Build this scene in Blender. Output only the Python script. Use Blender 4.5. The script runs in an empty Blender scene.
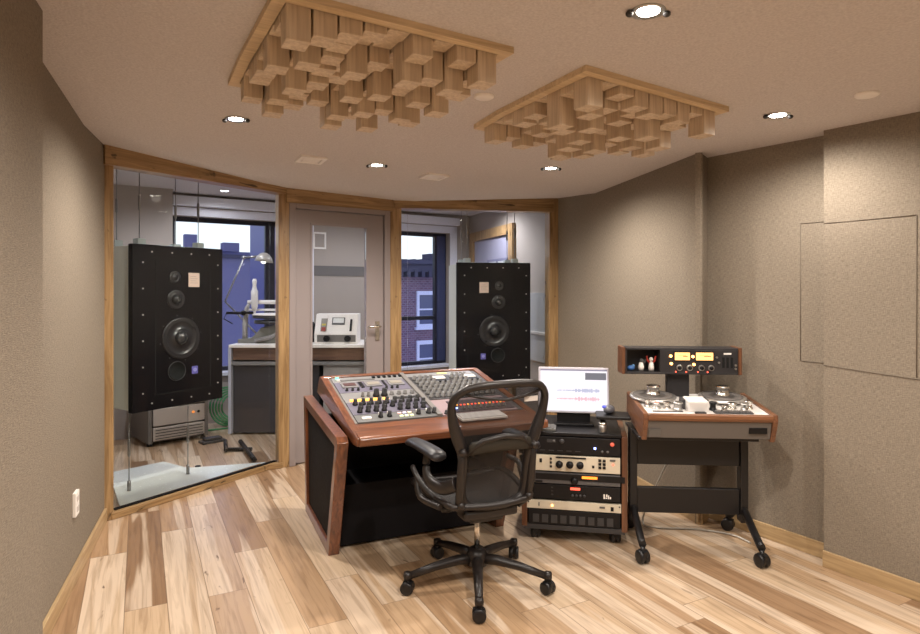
import bpy, bmesh, math, random
from mathutils import Vector, Matrix
S = bpy.context.scene
COL = S.collection
PI = math.pi
R = math.radians
random.seed(7)

# ------------------------------------------------------------------ mesh helpers
class MB:
    """collects shapes for ONE mesh object"""
    def __init__(self): self.bm = bmesh.new()
    def _tf(self, vs, M):
        if M is not None:
            for v in vs: v.co = M @ v.co
    def box(self, x0, y0, z0, x1, y1, z1, M=None):
        c = [(x0,y0,z0),(x1,y0,z0),(x1,y1,z0),(x0,y1,z0),(x0,y0,z1),(x1,y0,z1),(x1,y1,z1),(x0,y1,z1)]
        vs = [self.bm.verts.new(p) for p in c]; self._tf(vs, M)
        for f in ((3,2,1,0),(4,5,6,7),(0,1,5,4),(1,2,6,5),(2,3,7,6),(3,0,4,7)): self.bm.faces.new([vs[i] for i in f])
        return self
    def prism(self, pts, axis, a, b, M=None):
        """polygon of 2D points extruded along axis ('x','y','z') from a to b"""
        def mk(p, t):
            return {'x': (t,p[0],p[1]), 'y': (p[0],t,p[1]), 'z': (p[0],p[1],t)}[axis]
        n = len(pts)
        A = [self.bm.verts.new(mk(p,a)) for p in pts]; B = [self.bm.verts.new(mk(p,b)) for p in pts]
        self._tf(A+B, M)
        self.bm.faces.new(A); self.bm.faces.new(B[::-1])
        for i in range(n): self.bm.faces.new((A[i],B[i],B[(i+1)%n],A[(i+1)%n]))
        return self
    def ring(self, outer, inner, axis, a, b):
        """frame between two polygons of equal count"""
        n = len(outer)
        def mk(p, t): return {'x': (t,p[0],p[1]), 'y': (p[0],t,p[1]), 'z': (p[0],p[1],t)}[axis]
        OA=[self.bm.verts.new(mk(p,a)) for p in outer]; OB=[self.bm.verts.new(mk(p,b)) for p in outer]
        IA=[self.bm.verts.new(mk(p,a)) for p in inner]; IB=[self.bm.verts.new(mk(p,b)) for p in inner]
        for i in range(n):
            j=(i+1)%n
            self.bm.faces.new((OA[i],OA[j],IA[j],IA[i])); self.bm.faces.new((OB[i],IB[i],IB[j],OB[j]))
            self.bm.faces.new((OA[i],OB[i],OB[j],OA[j])); self.bm.faces.new((IA[i],IA[j],IB[j],IB[i]))
        return self
    def lathe(self, prof, n=24, M=None):
        """profile of (r,z) spun about z; smooth"""
        rings=[]
        for r,z in prof:
            if r < 1e-6: rings.append([self.bm.verts.new((0,0,z))])
            else: rings.append([self.bm.verts.new((r*math.cos(2*PI*k/n), r*math.sin(2*PI*k/n), z)) for k in range(n)])
        for v in rings: self._tf(v, M)
        for a,b in zip(rings, rings[1:]):
            for k in range(n):
                j=(k+1)%n
                if len(a)==1 and len(b)==1: continue
                if len(a)==1: f=self.bm.faces.new((a[0],b[j],b[k]))
                elif len(b)==1: f=self.bm.faces.new((a[k],a[j],b[0]))
                else: f=self.bm.faces.new((a[k],a[j],b[j],b[k]))
                f.smooth=True
        if len(rings[0])>1: self.bm.faces.new(rings[0][::-1])
        if len(rings[-1])>1: self.bm.faces.new(rings[-1])
        return self
    def cyl(self, p, r, h, axis='z', n=20, r2=None):
        M = Matrix.Translation(p)
        if axis=='y': M = M @ Matrix.Rotation(-PI/2,4,'X')
        if axis=='x': M = M @ Matrix.Rotation(PI/2,4,'Y')
        return self.lathe([(r,0),(r if r2 is None else r2,h)], n, M)
    def tube(self, pts, r, n=8, flat=None, closed=False, up=(0,0,1)):
        """swept tube; r a number or list; flat=(a,b) multiplies the two cross axes"""
        pts=[Vector(p) for p in pts]; m=len(pts); rings=[]
        rr = r if isinstance(r,(list,tuple)) else [r]*m
        fa,fb = flat or (1,1)
        for i,p in enumerate(pts):
            if closed: t=pts[(i+1)%m]-pts[i-1]
            else: t=pts[min(i+1,m-1)]-pts[max(i-1,0)]
            t.normalize(); u=Vector(up)
            if abs(t.dot(u))>.95: u=Vector((0,1,0)) if abs(t.y)<.9 else Vector((1,0,0))
            a=t.cross(u).normalized(); b=a.cross(t).normalized()
            rings.append([self.bm.verts.new(p+a*(rr[i]*fa*math.cos(2*PI*k/n))+b*(rr[i]*fb*math.sin(2*PI*k/n))) for k in range(n)])
        prs=list(zip(rings,rings[1:]))
        if closed: prs.append((rings[-1],rings[0]))
        for a,b in prs:
            for k in range(n):
                f=self.bm.faces.new((a[k],a[(k+1)%n],b[(k+1)%n],b[k])); f.smooth=True
        if not closed:
            self.bm.faces.new(rings[0][::-1]); self.bm.faces.new(rings[-1])
        return self
    def sphere(self, p, r, sc=(1,1,1), n=16):
        M=Matrix.Translation(p)@Matrix.Diagonal((*sc,1))
        k=n//2
        return self.lathe([(r*math.sin(PI*i/k), -r*math.cos(PI*i/k)) for i in range(k+1)], n, M)
    def build(self, name, mat, parent=None, loc=(0,0,0), rot=(0,0,0), bevel=0, seg=2):
        bmesh.ops.recalc_face_normals(self.bm, faces=self.bm.faces)
        me=bpy.data.meshes.new(name); self.bm.to_mesh(me); self.bm.free()
        me.materials.append(mat)
        o=bpy.data.objects.new(name, me); COL.objects.link(o)
        o.location=loc; o.rotation_euler=rot
        if parent is not None: o.parent=parent
        if bevel:
            b=o.modifiers.new('bevel','BEVEL'); b.width=bevel; b.segments=seg; b.limit_method='ANGLE'; b.angle_limit=R(40)
        return o

def tag(o, label=None, cat=None, group=None, kind=None):
    if label: o['label']=label
    if cat: o['category']=cat
    if group: o['group']=group
    if kind: o['kind']=kind
    return o
def thing(name, label, cat, loc=(0,0,0), rz=0, group=None):
    o=bpy.data.objects.new(name, None); COL.objects.link(o); o.empty_display_size=.05
    o.location=loc; o.rotation_euler=(0,0,rz)
    return tag(o,label,cat,group)
def struct(o): o['kind']='structure'; return o
def dup(o, parent=None, loc=None):
    c=o.copy(); COL.objects.link(c)
    if parent is not None: c.parent=parent
    if loc is not None: c.location=loc
    return c
def dup_tree(root, loc, rz):
    c=dup(root); c.location=loc; c.rotation_euler=(0,0,rz)
    for ch in list(root.children):
        d=dup(ch,c)
        for g in list(ch.children): dup(g,d)
    return c

# ------------------------------------------------------------------ materials
def newmat(name):
    m=bpy.data.materials.new(name); m.use_nodes=True
    nt=m.node_tree; return m, nt, nt.nodes, nt.links, nt.nodes['Principled BSDF']
def plain(name, col, rough=.5, metal=0, emit=0, ecol=None, spec=.5, coat=0):
    m,nt,N,L,b=newmat(name)
    b.inputs['Base Color'].default_value=(*col,1); b.inputs['Roughness'].default_value=rough
    b.inputs['Metallic'].default_value=metal; b.inputs['Specular IOR Level'].default_value=spec
    b.inputs['Coat Weight'].default_value=coat
    if emit:
        b.inputs['Emission Color'].default_value=(*(ecol or col),1); b.inputs['Emission Strength'].default_value=emit
    # faint surface irregularity so nothing is perfectly flat
    t=N.new('ShaderNodeTexCoord'); n=N.new('ShaderNodeTexNoise'); n.inputs['Scale'].default_value=40
    mr=N.new('ShaderNodeMapRange'); mr.inputs['To Min'].default_value=max(0,rough-.06); mr.inputs['To Max'].default_value=min(1,rough+.06)
    L.new(t.outputs['Object'],n.inputs['Vector']); L.new(n.outputs['Fac'],mr.inputs['Value']); L.new(mr.outputs[0],b.inputs['Roughness'])
    return m
def ramp(N, stops):
    r=N.new('ShaderNodeValToRGB'); e=r.color_ramp.elements
    while len(e)<len(stops): e.new(.5)
    for el,(p,c) in zip(e,stops): el.position=p; el.color=(*c,1)
    return r
def wood(name, dark, light, axis='x', scale=1, rough=.4, coat=.2, knots=0):
    m,nt,N,L,b=newmat(name)
    t=N.new('ShaderNodeTexCoord'); mp=N.new('ShaderNodeMapping'); L.new(t.outputs['Object'],mp.inputs['Vector'])
    s=[26*scale]*3; s['xyz'.index(axis)]=1.6*scale; mp.inputs['Scale'].default_value=s
    n=N.new('ShaderNodeTexNoise'); n.inputs['Scale'].default_value=1.6; n.inputs['Detail'].default_value=6; n.inputs['Distortion'].default_value=1.2
    L.new(mp.outputs[0],n.inputs['Vector'])
    mid=tuple((a+c)/2 for a,c in zip(dark,light))
    r=ramp(N,[(.3,dark),(.5,mid),(.68,light)]); L.new(n.outputs['Fac'],r.inputs['Fac'])
    out=r.outputs['Color']
    if knots:
        s2=[5]*3; s2['xyz'.index(axis)]=2.2
        mp2=N.new('ShaderNodeMapping'); mp2.inputs['Scale'].default_value=s2; L.new(t.outputs['Object'],mp2.inputs['Vector'])
        v=N.new('ShaderNodeTexNoise'); v.inputs['Scale'].default_value=1.4; v.inputs['Detail'].default_value=3; v.inputs['Distortion'].default_value=2.5; L.new(mp2.outputs[0],v.inputs['Vector'])
        k=ramp(N,[(.63,(0,0,0)),(.70,(1,1,1))]); L.new(v.outputs['Fac'],k.inputs['Fac'])
        mx=N.new('ShaderNodeMix'); mx.data_type='RGBA'; L.new(k.outputs['Color'],mx.inputs['Factor']); L.new(out,mx.inputs['A'])
        mx.inputs['B'].default_value=(*[c*.35 for c in dark],1); out=mx.outputs['Result']
    L.new(out,b.inputs['Base Color']); b.inputs['Roughness'].default_value=rough; b.inputs['Coat Weight'].default_value=coat
    bp=N.new('ShaderNodeBump'); bp.inputs['Strength'].default_value=.08; bp.inputs['Distance'].default_value=.002
    L.new(n.outputs['Fac'],bp.inputs['Height']); L.new(bp.outputs[0],b.inputs['Normal'])
    return m
def fabric(name, c0, c1, fine=380, bump=.35):
    """woven wall cloth: crossed thread noises"""
    m,nt,N,L,b=newmat(name)
    t=N.new('ShaderNodeTexCoord'); fs=[]
    for sc in ((fine*.16,fine*.16,fine),(fine,fine,fine*.16)):
        mp=N.new('ShaderNodeMapping'); mp.inputs['Scale'].default_value=sc; L.new(t.outputs['Object'],mp.inputs['Vector'])
        n=N.new('ShaderNodeTexNoise'); n.inputs['Scale'].default_value=.5; n.inputs['Detail'].default_value=2; L.new(mp.outputs[0],n.inputs['Vector']); fs.append(n)
    a=N.new('ShaderNodeMath'); a.operation='ADD'; L.new(fs[0].outputs['Fac'],a.inputs[0]); L.new(fs[1].outputs['Fac'],a.inputs[1])
    mr=N.new('ShaderNodeMapRange'); mr.inputs['From Min'].default_value=.7; mr.inputs['From Max'].default_value=1.3; L.new(a.outputs[0],mr.inputs['Value'])
    r=ramp(N,[(0,c0),(1,c1)]); L.new(mr.outputs[0],r.inputs['Fac']); L.new(r.outputs['Color'],b.inputs['Base Color'])
    b.inputs['Roughness'].default_value=.95; b.inputs['Specular IOR Level'].default_value=.1
    bp=N.new('ShaderNodeBump'); bp.inputs['Strength'].default_value=bump; bp.inputs['Distance'].default_value=.003
    L.new(mr.outputs[0],bp.inputs['Height']); L.new(bp.outputs[0],b.inputs['Normal'])
    return m
def plaster(name, c0, c1):
    m,nt,N,L,b=newmat(name)
    t=N.new('ShaderNodeTexCoord'); n=N.new('ShaderNodeTexNoise'); n.inputs['Scale'].default_value=110; n.inputs['Detail'].default_value=4
    L.new(t.outputs['Object'],n.inputs['Vector'])
    r=ramp(N,[(.3,c0),(.7,c1)]); L.new(n.outputs['Fac'],r.inputs['Fac']); L.new(r.outputs['Color'],b.inputs['Base Color'])
    b.inputs['Roughness'].default_value=.95; b.inputs['Specular IOR Level'].default_value=.1
    bp=N.new('ShaderNodeBump'); bp.inputs['Strength'].default_value=.5; bp.inputs['Distance'].default_value=.006
    L.new(n.outputs['Fac'],bp.inputs['Height']); L.new(bp.outputs[0],b.inputs['Normal'])
    return m
def glass_mat(name, tint=(.97,.985,.98), refl=1.0):
    m,nt,N,L,b=newmat(name); N.remove(b)
    tr=N.new('ShaderNodeBsdfTransparent'); tr.inputs['Color'].default_value=(*tint,1)
    gl=N.new('ShaderNodeBsdfGlossy'); gl.inputs['Roughness'].default_value=0.0; gl.inputs['Color'].default_value=(refl,refl,refl,1)
    fr=N.new('ShaderNodeFresnel'); fr.inputs['IOR'].default_value=1.2
    mx=N.new('ShaderNodeMixShader'); L.new(fr.outputs[0],mx.inputs['Fac']); L.new(tr.outputs[0],mx.inputs[1]); L.new(gl.outputs[0],mx.inputs[2])
    L.new(mx.outputs[0],N['Material Output'].inputs['Surface'])
    return m
def meshcloth(name, col, opacity):
    """see-through woven seat mesh"""
    m,nt,N,L,b=newmat(name)
    b.inputs['Base Color'].default_value=(*col,1); b.inputs['Roughness'].default_value=.7
    tr=N.new('ShaderNodeBsdfTransparent')
    t=N.new('ShaderNodeTexCoord'); wv_=N.new('ShaderNodeTexWave'); wv_.bands_direction='X'; wv_.inputs['Scale'].default_value=60; L.new(t.outputs['Object'],wv_.inputs['Vector'])
    mr=N.new('ShaderNodeMapRange'); mr.inputs['To Min'].default_value=opacity-.12; mr.inputs['To Max'].default_value=min(1,opacity+.12); L.new(wv_.outputs['Fac'],mr.inputs['Value'])
    mx=N.new('ShaderNodeMixShader'); L.new(mr.outputs[0],mx.inputs['Fac']); L.new(tr.outputs[0],mx.inputs[1]); L.new(b.outputs[0],mx.inputs[2])
    L.new(mx.outputs[0],N['Material Output'].inputs['Surface'])
    return m
def floor_mat():
    m,nt,N,L,b=newmat('hickory planks')
    def math_(op,a,c=None,d=None):
        n=N.new('ShaderNodeMath'); n.operation=op
        for i,x in enumerate((a,c,d)):
            if x is None: continue
            if isinstance(x,(int,float)): n.inputs[i].default_value=x
            else: L.new(x,n.inputs[i])
        return n.outputs[0]
    t=N.new('ShaderNodeTexCoord'); sx=N.new('ShaderNodeSeparateXYZ'); L.new(t.outputs['Object'],sx.inputs[0])
    X,Y=sx.outputs[0],sx.outputs[1]
    dx,dy=-.463,.886
    p=math_('ADD',math_('MULTIPLY',X,dx),math_('MULTIPLY',Y,dy))
    q=math_('ADD',math_('MULTIPLY',X,dy),math_('MULTIPLY',Y,-dx))
    W=.175
    qq=math_('ADD',math_('DIVIDE',q,W),100.35); row=math_('FLOOR',qq); qf=math_('FRACT',qq)
    wn=N.new('ShaderNodeTexWhiteNoise'); wn.noise_dimensions='1D'; L.new(row,wn.inputs['W'])
    pp=math_('ADD',math_('DIVIDE',p,1.35),math_('MULTIPLY',wn.outputs['Value'],13.7)); idx=math_('FLOOR',pp); pf=math_('FRACT',pp)
    cb=N.new('ShaderNodeCombineXYZ'); L.new(row,cb.inputs[0]); L.new(idx,cb.inputs[1])
    w2=N.new('ShaderNodeTexWhiteNoise'); w2.noise_dimensions='2D'; L.new(cb.outputs[0],w2.inputs['Vector'])
    rnd=w2.outputs['Value']; sc=N.new('ShaderNodeSeparateColor'); L.new(w2.outputs['Color'],sc.inputs[0]); rnd2=sc.outputs[1]
    def noise(sp,sq,off,detail,dist,scale=1):
        c=N.new('ShaderNodeCombineXYZ'); L.new(math_('MULTIPLY',p,sp),c.inputs[0]); L.new(math_('MULTIPLY',q,sq),c.inputs[1]); L.new(math_('MULTIPLY',off,57.0),c.inputs[2])
        n=N.new('ShaderNodeTexNoise'); n.inputs['Scale'].default_value=scale; n.inputs['Detail'].default_value=detail; n.inputs['Distortion'].default_value=dist
        L.new(c.outputs[0],n.inputs['Vector']); return n.outputs['Fac']
    big=noise(.42,8.0,rnd,2,.35); grain=noise(2.2,42,rnd2,5,1.0); knot=noise(3.0,8,rnd2,2,2.2)
    base=ramp(N,[(0,(.25,.145,.08)),(.25,(.46,.30,.175)),(.5,(.57,.405,.26)),(.75,(.65,.50,.35)),(1,(.40,.25,.145))]); L.new(rnd,base.inputs['Fac'])
    # pale sapwood streaks with a crisp edge
    sap=N.new('ShaderNodeMapRange'); sap.interpolation_type='SMOOTHSTEP'; sap.inputs['From Min'].default_value=.53; sap.inputs['From Max'].default_value=.57; L.new(big,sap.inputs['Value'])
    m1=N.new('ShaderNodeMix'); m1.data_type='RGBA'; L.new(math_('MULTIPLY',sap.outputs[0],.75),m1.inputs['Factor']); L.new(base.outputs['Color'],m1.inputs['A']); m1.inputs['B'].default_value=(.71,.57,.435,1)
    gr=ramp(N,[(.32,(.62,.56,.50)),(.55,(1,1,1))]); L.new(grain,gr.inputs['Fac'])
    m2=N.new('ShaderNodeMix'); m2.data_type='RGBA'; m2.blend_type='MULTIPLY'; m2.inputs['Factor'].default_value=.75; L.new(m1.outputs['Result'],m2.inputs['A']); L.new(gr.outputs['Color'],m2.inputs['B'])
    kr=ramp(N,[(.70,(0,0,0)),(.76,(1,1,1))]); L.new(knot,kr.inputs['Fac'])
    m3=N.new('ShaderNodeMix'); m3.data_type='RGBA'; L.new(math_('MULTIPLY',kr.outputs['Color'],.8),m3.inputs['Factor']); L.new(m2.outputs['Result'],m3.inputs['A']); m3.inputs['B'].default_value=(.10,.045,.02,1)
    gap=math_('MAXIMUM',math_('LESS_THAN',math_('MINIMUM',qf,math_('SUBTRACT',1.0,qf)),.010),math_('LESS_THAN',pf,.0025))
    m4=N.new('ShaderNodeMix'); m4.data_type='RGBA'; L.new(math_('MULTIPLY',gap,.6),m4.inputs['Factor']); L.new(m3.outputs['Result'],m4.inputs['A']); m4.inputs['B'].default_value=(.12,.06,.03,1)
    L.new(m4.outputs['Result'],b.inputs['Base Color'])
    b.inputs['Roughness'].default_value=.30; b.inputs['Specular IOR Level'].default_value=.5
    bp=N.new('ShaderNodeBump'); bp.inputs['Strength'].default_value=.06; bp.inputs['Distance'].default_value=.002; L.new(grain,bp.inputs['Height']); L.new(bp.outputs[0],b.inputs['Normal'])
    return m
def brick_mat():
    m,nt,N,L,b=newmat('brick')
    t=N.new('ShaderNodeTexCoord'); mp=N.new('ShaderNodeMapping'); mp.inputs['Rotation'].default_value=(PI/2,0,0); L.new(t.outputs['Object'],mp.inputs['Vector'])
    k=N.new('ShaderNodeTexBrick'); k.inputs['Scale'].default_value=2.2; k.inputs['Color1'].default_value=(.24,.13,.16,1); k.inputs['Color2'].default_value=(.16,.09,.12,1); k.inputs['Mortar'].default_value=(.3,.26,.3,1); k.inputs['Mortar Size'].default_value=.02
    L.new(mp.outputs[0],k.inputs['Vector']); L.new(k.outputs['Color'],b.inputs['Base Color']); b.inputs['Roughness'].default_value=.9
    return m

M_wall = fabric('wall cloth', (.198,.164,.127),(.320,.270,.212), fine=600, bump=.4)
M_ceil = plaster('ceiling cloth', (.60,.55,.535),(.73,.68,.66))
M_floor = floor_mat()
OAK = ((.235,.135,.055),(.47,.30,.14))
M_oak_x = wood('oak x', *OAK, axis='x', knots=1); M_oak_z = wood('oak z', *OAK, axis='z', knots=1); M_oak_y = wood('oak y', *OAK, axis='y')
M_base = wood('baseboard oak', (.36,.235,.115),(.55,.39,.21), axis='x')
M_block = wood('poplar blocks', (.56,.43,.30),(.78,.64,.48), axis='z', rough=.6, coat=0)
M_dframe = wood('poplar frame', (.60,.44,.26),(.80,.62,.40), axis='x', rough=.6, coat=0)
M_mah_x = wood('mahogany x', (.095,.029,.012),(.235,.080,.031), axis='x', rough=.3, coat=.4)
M_mah_z = wood('mahogany z', (.095,.029,.012),(.235,.080,.031), axis='z', rough=.3, coat=.4)
M_mah_y = wood('mahogany y', (.095,.029,.012),(.235,.080,.031), axis='y', rough=.3, coat=.4)
M_wal_z = wood('walnut z', (.095,.035,.017),(.20,.083,.037), axis='z', rough=.35)
M_wal_y = wood('walnut y', (.11,.042,.02),(.235,.10,.045), axis='y', rough=.35)
M_wal_x = wood('walnut x', (.13,.05,.022),(.28,.12,.052), axis='x', rough=.35)
M_door = plain('door paint', (.31,.265,.26), .45)
M_black = plain('black laminate', (.007,.006,.007), .45, spec=.35)
M_matte = plain('matte black', (.006,.005,.006), .75, spec=.2)
M_spk = plain('loudspeaker black', (.004,.0028,.004), .5, spec=.18)
M_cone = plain('driver cone', (.016,.015,.018), .3, spec=.7)
M_rubber = plain('rubber', (.010,.010,.010), .6)
M_hole = plain('port dark', (.002,.002,.002), .9)
M_chrome = plain('chrome', (.8,.78,.74), .2, 1)
M_steel = plain('brushed steel', (.55,.54,.52), .35, 1)
M_white = plain('white metal', (.74,.71,.68), .4)
M_cream = plain('cream face', (.72,.64,.50), .4)
M_offw = plain('white plate', (.93,.88,.83), .45)
M_sage = plain('pale cabinet side', (.72,.74,.66), .4)
M_grey = plain('grey metal', (.17,.155,.145), .5)
M_dgrey = plain('dark grey metal', (.045,.043,.045), .45)
M_char = plain('chair frame', (.016,.012,.011), .40)
M_armp = plain('arm pad', (.013,.012,.015), .42)
M_plast = plain('black plastic', (.010,.009,.010), .4)
M_lav = plain('lavender panel', (.13,.12,.165), .45)
M_silver = plain('silver panel', (.25,.245,.245), .4, .2)
M_gpanel = plain('grey panel', (.11,.11,.108), .5)
M_pink = plain('pink panel', (.28,.20,.21), .5)
M_knobg = plain('grey knob', (.13,.125,.12), .4)
M_amber = plain('amber lamp', (1,.45,.08), .4, emit=2.2, ecol=(1,.42,.06))
M_meter = plain('meter glow', (1,.62,.22), .4, emit=1.05, ecol=(1,.60,.20))
M_blue = plain('blue led', (.2,.25,1), .4, emit=14, ecol=(.25,.35,1))
M_red = plain('red led', (1,.1,.05), .4, emit=2.5, ecol=(1,.12,.07))
M_orange = plain('orange led', (1,.4,.1), .4, emit=6, ecol=(1,.45,.12))
M_green = plain('green led', (.2,1,.5), .4, emit=1.2, ecol=(.2,.9,.5))
M_lamp = plain('lamp lens', (1,.95,.88), .4, emit=40, ecol=(1,.93,.82))
M_lamp2 = plain('booth lamp lens', (1,.97,.95), .4, emit=14, ecol=(.93,.94,1))
M_glass = glass_mat('clear glass'); M_wglass = glass_mat('window glass', (.93,.95,1.0))
M_slab = plain('white slab', (.82,.86,.82), .25)
M_cable = plain('steel cable', (.30,.29,.28), .4, .8)
M_bwall = plain('booth wall', (.42,.37,.33), .9); M_bceil = plain('booth ceiling', (.62,.58,.58), .9)
M_bwhite = plain('window paint', (.80,.80,.86), .5)
M_navy = plain('window frame', (.012,.012,.022), .4)
M_brick = brick_mat()
M_roofd = plain('cornice', (.07,.065,.09), .8)
M_far = plain('distant building', (.19,.18,.27), .9)

# ------------------------------------------------------------------ camera & world
cam=bpy.data.objects.new('camera', bpy.data.cameras.new('camera')); COL.objects.link(cam); S.camera=cam
cam.location=(0,0,1.45); cam.rotation_euler=(PI/2,0,0)
cam.data.sensor_width=36; cam.data.lens=36*613/920; cam.data.shift_y=-27/920; cam.data.clip_start=.02
S.view_settings.view_transform='Standard'; S.view_settings.look='None'; S.view_settings.gamma=1; S.view_settings.exposure=.16
w=bpy.data.worlds.new('dusk sky'); S.world=w; w.use_nodes=True
N=w.node_tree.nodes; L=w.node_tree.links; bg=N['Background']
tc=N.new('ShaderNodeTexCoord'); sp=N.new('ShaderNodeSeparateXYZ'); L.new(tc.outputs['Generated'],sp.inputs[0])
rp=ramp(N,[(0,(.25,.27,.5)),(.48,(.3,.32,.55)),(.5,(.95,1.0,.93)),(.62,(.85,.92,1.0)),(.75,(.40,.45,.95)),(1,(.25,.30,.85))])
mr=N.new('ShaderNodeMapRange'); mr.inputs['From Min'].default_value=-1; L.new(sp.outputs[2],mr.inputs['Value']); L.new(mr.outputs[0],rp.inputs['Fac'])
L.new(rp.outputs['Color'],bg.inputs['Color']); bg.inputs['Strength'].default_value=1.35

# ------------------------------------------------------------------ ceiling height
L1=(-2.008,3.273,2.331);R1=(1.115,5.14,2.263);R2=(1.5,3.85,2.30);L2=(-1.45,2.13,2.42);L3=(-1.2,-1.8,2.42);R3=(2.6,-1.8,2.29)
LC=(-2.2,3.8,2.36);LP=(-1.42,5.0,2.28);DP=(-.6,5.6,2.263);RC=(.95,5.93,2.344)
FRONT=[(L1,LC,LP),(L1,LP,DP),(L1,DP,R1),(R1,DP,RC)]
def side(a,b,x,y): return (b[0]-a[0])*(y-a[1])-(b[1]-a[1])*(x-a[0])
def bilp(a,b,c,d,s,t): return [(1-s)*(1-t)*a[i]+s*(1-t)*b[i]+s*t*c[i]+(1-s)*t*d[i] for i in range(3)]
def bil(a,b,c,d,x,y):
    s=t=.5
    for _ in range(25):
        P=bilp(a,b,c,d,s,t)
        ds=[(1-t)*(b[i]-a[i])+t*(c[i]-d[i]) for i in range(2)];dt=[(1-s)*(d[i]-a[i])+s*(c[i]-b[i]) for i in range(2)]
        ex,ey=x-P[0],y-P[1];D=ds[0]*dt[1]-ds[1]*dt[0]
        s+=(ex*dt[1]-ey*dt[0])/D;t+=(ds[0]*ey-ds[1]*ex)/D
    return P[2]
def CH(x,y):
    if side(L2,R2,x,y)<0: return bil(L2,R2,R3,L3,x,y)
    if side(L1,R1,x,y)<0: return bil(L1,R1,R2,L2,x,y)
    best=None
    for a,b,c in FRONT:
        D=(b[0]-a[0])*(c[1]-a[1])-(c[0]-a[0])*(b[1]-a[1])
        u=((x-a[0])*(c[1]-a[1])-(c[0]-a[0])*(y-a[1]))/D;v=((b[0]-a[0])*(y-a[1])-(x-a[0])*(b[1]-a[1]))/D
        m=min(u,v,1-u-v);z=a[2]+u*(b[2]-a[2])+v*(c[2]-a[2])
        if best is None or m>best[0]: best=(m,z)
    return best[1]

# ------------------------------------------------------------------ room shell
struct(MB().box(-6,-2.2,-.1,6,10,0).build('floor',M_floor))
mb=MB(); bm=mb.bm
def ext(a,b,s): return tuple(a[i]+(b[i]-a[i])*s for i in range(3))
for a,b,c,d in ((L1,R1,R2,L2),(L2,R2,R3,L3)):
    n=14; g=[[bm.verts.new(bilp(a,b,c,d,-.12+(1.24 if a is L1 else 1.55)*i/n,j/6)) for i in range(n+1)] for j in range(7)]
    for j in range(6):
        for i in range(n):
            f=bm.faces.new((g[j][i],g[j][i+1],g[j+1][i+1],g[j+1][i])); f.smooth=False
OUT=lambda p,k=.06: p
# front facets reach a little past the beam so the beam cuts into them
def push(p,dx,dy): return (p[0]+dx,p[1]+dy,p[2])
LCe=push(LC,-.07,.03); LPe=push(LP,-.03,.06); DPe=push(DP,-.0,.07); RCe=push(RC,.1,.05)
L1e=bilp(L1,R1,R2,L2,-.12,0); R1e=bilp(L1,R1,R2,L2,1.12,0)
for tri in ((L1,LCe,LPe),(L1,LPe,DPe),(L1,DPe,R1),(R1,DPe,RCe),(L1e,LCe,L1),(R1,RCe,R1e)):
    bm.faces.new([bm.verts.new(p) for p in tri])
ceil=mb.build('ceiling',M_ceil); struct(ceil)
ceil.data.materials[0]=M_ceil

def wall(name, a, b, z0=0, z1=2.6, th=.1, mat=None, into=1):
    """vertical slab from a to b (plan); thickness to the right of a->b times into"""
    d=Vector((b[0]-a[0],b[1]-a[1])); ln=d.length; an=math.atan2(d.y,d.x)
    return struct(MB().box(0,0 if into>0 else -th,z0,ln,th if into>0 else 0,z1).build(name,mat or M_wall,loc=(a[0],a[1],0),rot=(0,0,an)))
def strip(name, a, b, z0, z1, th, mat, bevel=0, into=1):
    d=Vector((b[0]-a[0],b[1]-a[1])); ln=d.length; an=math.atan2(d.y,d.x)
    return MB().box(0,0 if into>0 else -th,z0,ln,th if into>0 else 0,z1).build(name,mat,loc=(a[0],a[1],0),rot=(0,0,an),bevel=bevel)

# left wall: recessed length and the nearer projecting panel
wall('wall_left', (-1.60,2.22),(-2.27,3.95))
wall('wall_left_near', (-1.2,1.50),(-1.45,2.13)); wall('wall_left_return', (-1.45,2.13),(-1.8,2.24), th=.06)
wall('wall_left_rear', (-1.2,-1.8),(-1.2,1.5))
wall('wall_back', (2.7,-1.8),(-1.3,-1.8))
# right wall in three stepped lengths
wall('wall_right', (.93,5.95),(1.485,3.79), th=.015)
wall('wall_right_return', (1.485,3.79),(1.588,3.929), th=.03)
wall('wall_right_middle', (1.565,3.945),(2.02,3.234), th=.06)
wall('wall_right_near', (1.912,3.222),(2.60,2.134), th=.1)
wall('wall_right_rear', (2.6,2.134),(2.6,-1.8))
for nm,a,b,h in (('baseboard_left',(-1.62,2.27),(-2.225,3.834),.085),('baseboard_left_near',(-1.2,1.50),(-1.45,2.13),.085),
               ('baseboard_right',(.95,5.87),(1.485,3.79),.085),('baseboard_right_return',(1.485,3.79),(1.585,3.925),.085),('baseboard_right_middle',(1.575,3.93),(1.98,3.296),.085),('baseboard_right_near',(1.912,3.222),(2.60,2.134),.085)):
    struct(strip(nm,a,b,0,h,.016,M_base,.003,1 if 'return' in nm and False else -1))
# stitched seams of the service panel on the right wall
mseam=plain('seam shade',(.16,.13,.10),.95)
def seam(a,b,ya,yb):
    pass
def on_wall(px,P,dv):   # plan point of a seam on the wall line, metric inputs kept below
    return None
sm=MB()
C0=Vector((1.912,3.222)); CD=(Vector((2.60,2.134))-C0).normalized(); CN=Vector((CD.y,-CD.x))
if CN.x>0: CN=-CN
def seam_bar(mb,P0,D,Nn,s0,z0,s1,z1,wd=.0022):
    a=P0+D*s0+Nn*.0015; b=P0+D*s1+Nn*.0015
    mb.tube([(a.x,a.y,z0),(b.x,b.y,z1)],wd,6)
seam_bar(sm,C0,CD,CN,.0,1.80,.42,1.80); seam_bar(sm,C0,CD,CN,.42,1.80,.42,1.04); seam_bar(sm,C0,CD,CN,.0,1.055,.46,1.03)
struct(sm.build('trim_1',mseam))
B0=Vector((1.565,3.945)); BD=(Vector((2.02,3.234))-B0).normalized(); BN=Vector((BD.y,-BD.x))
if BN.x>0: BN=-BN
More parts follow.
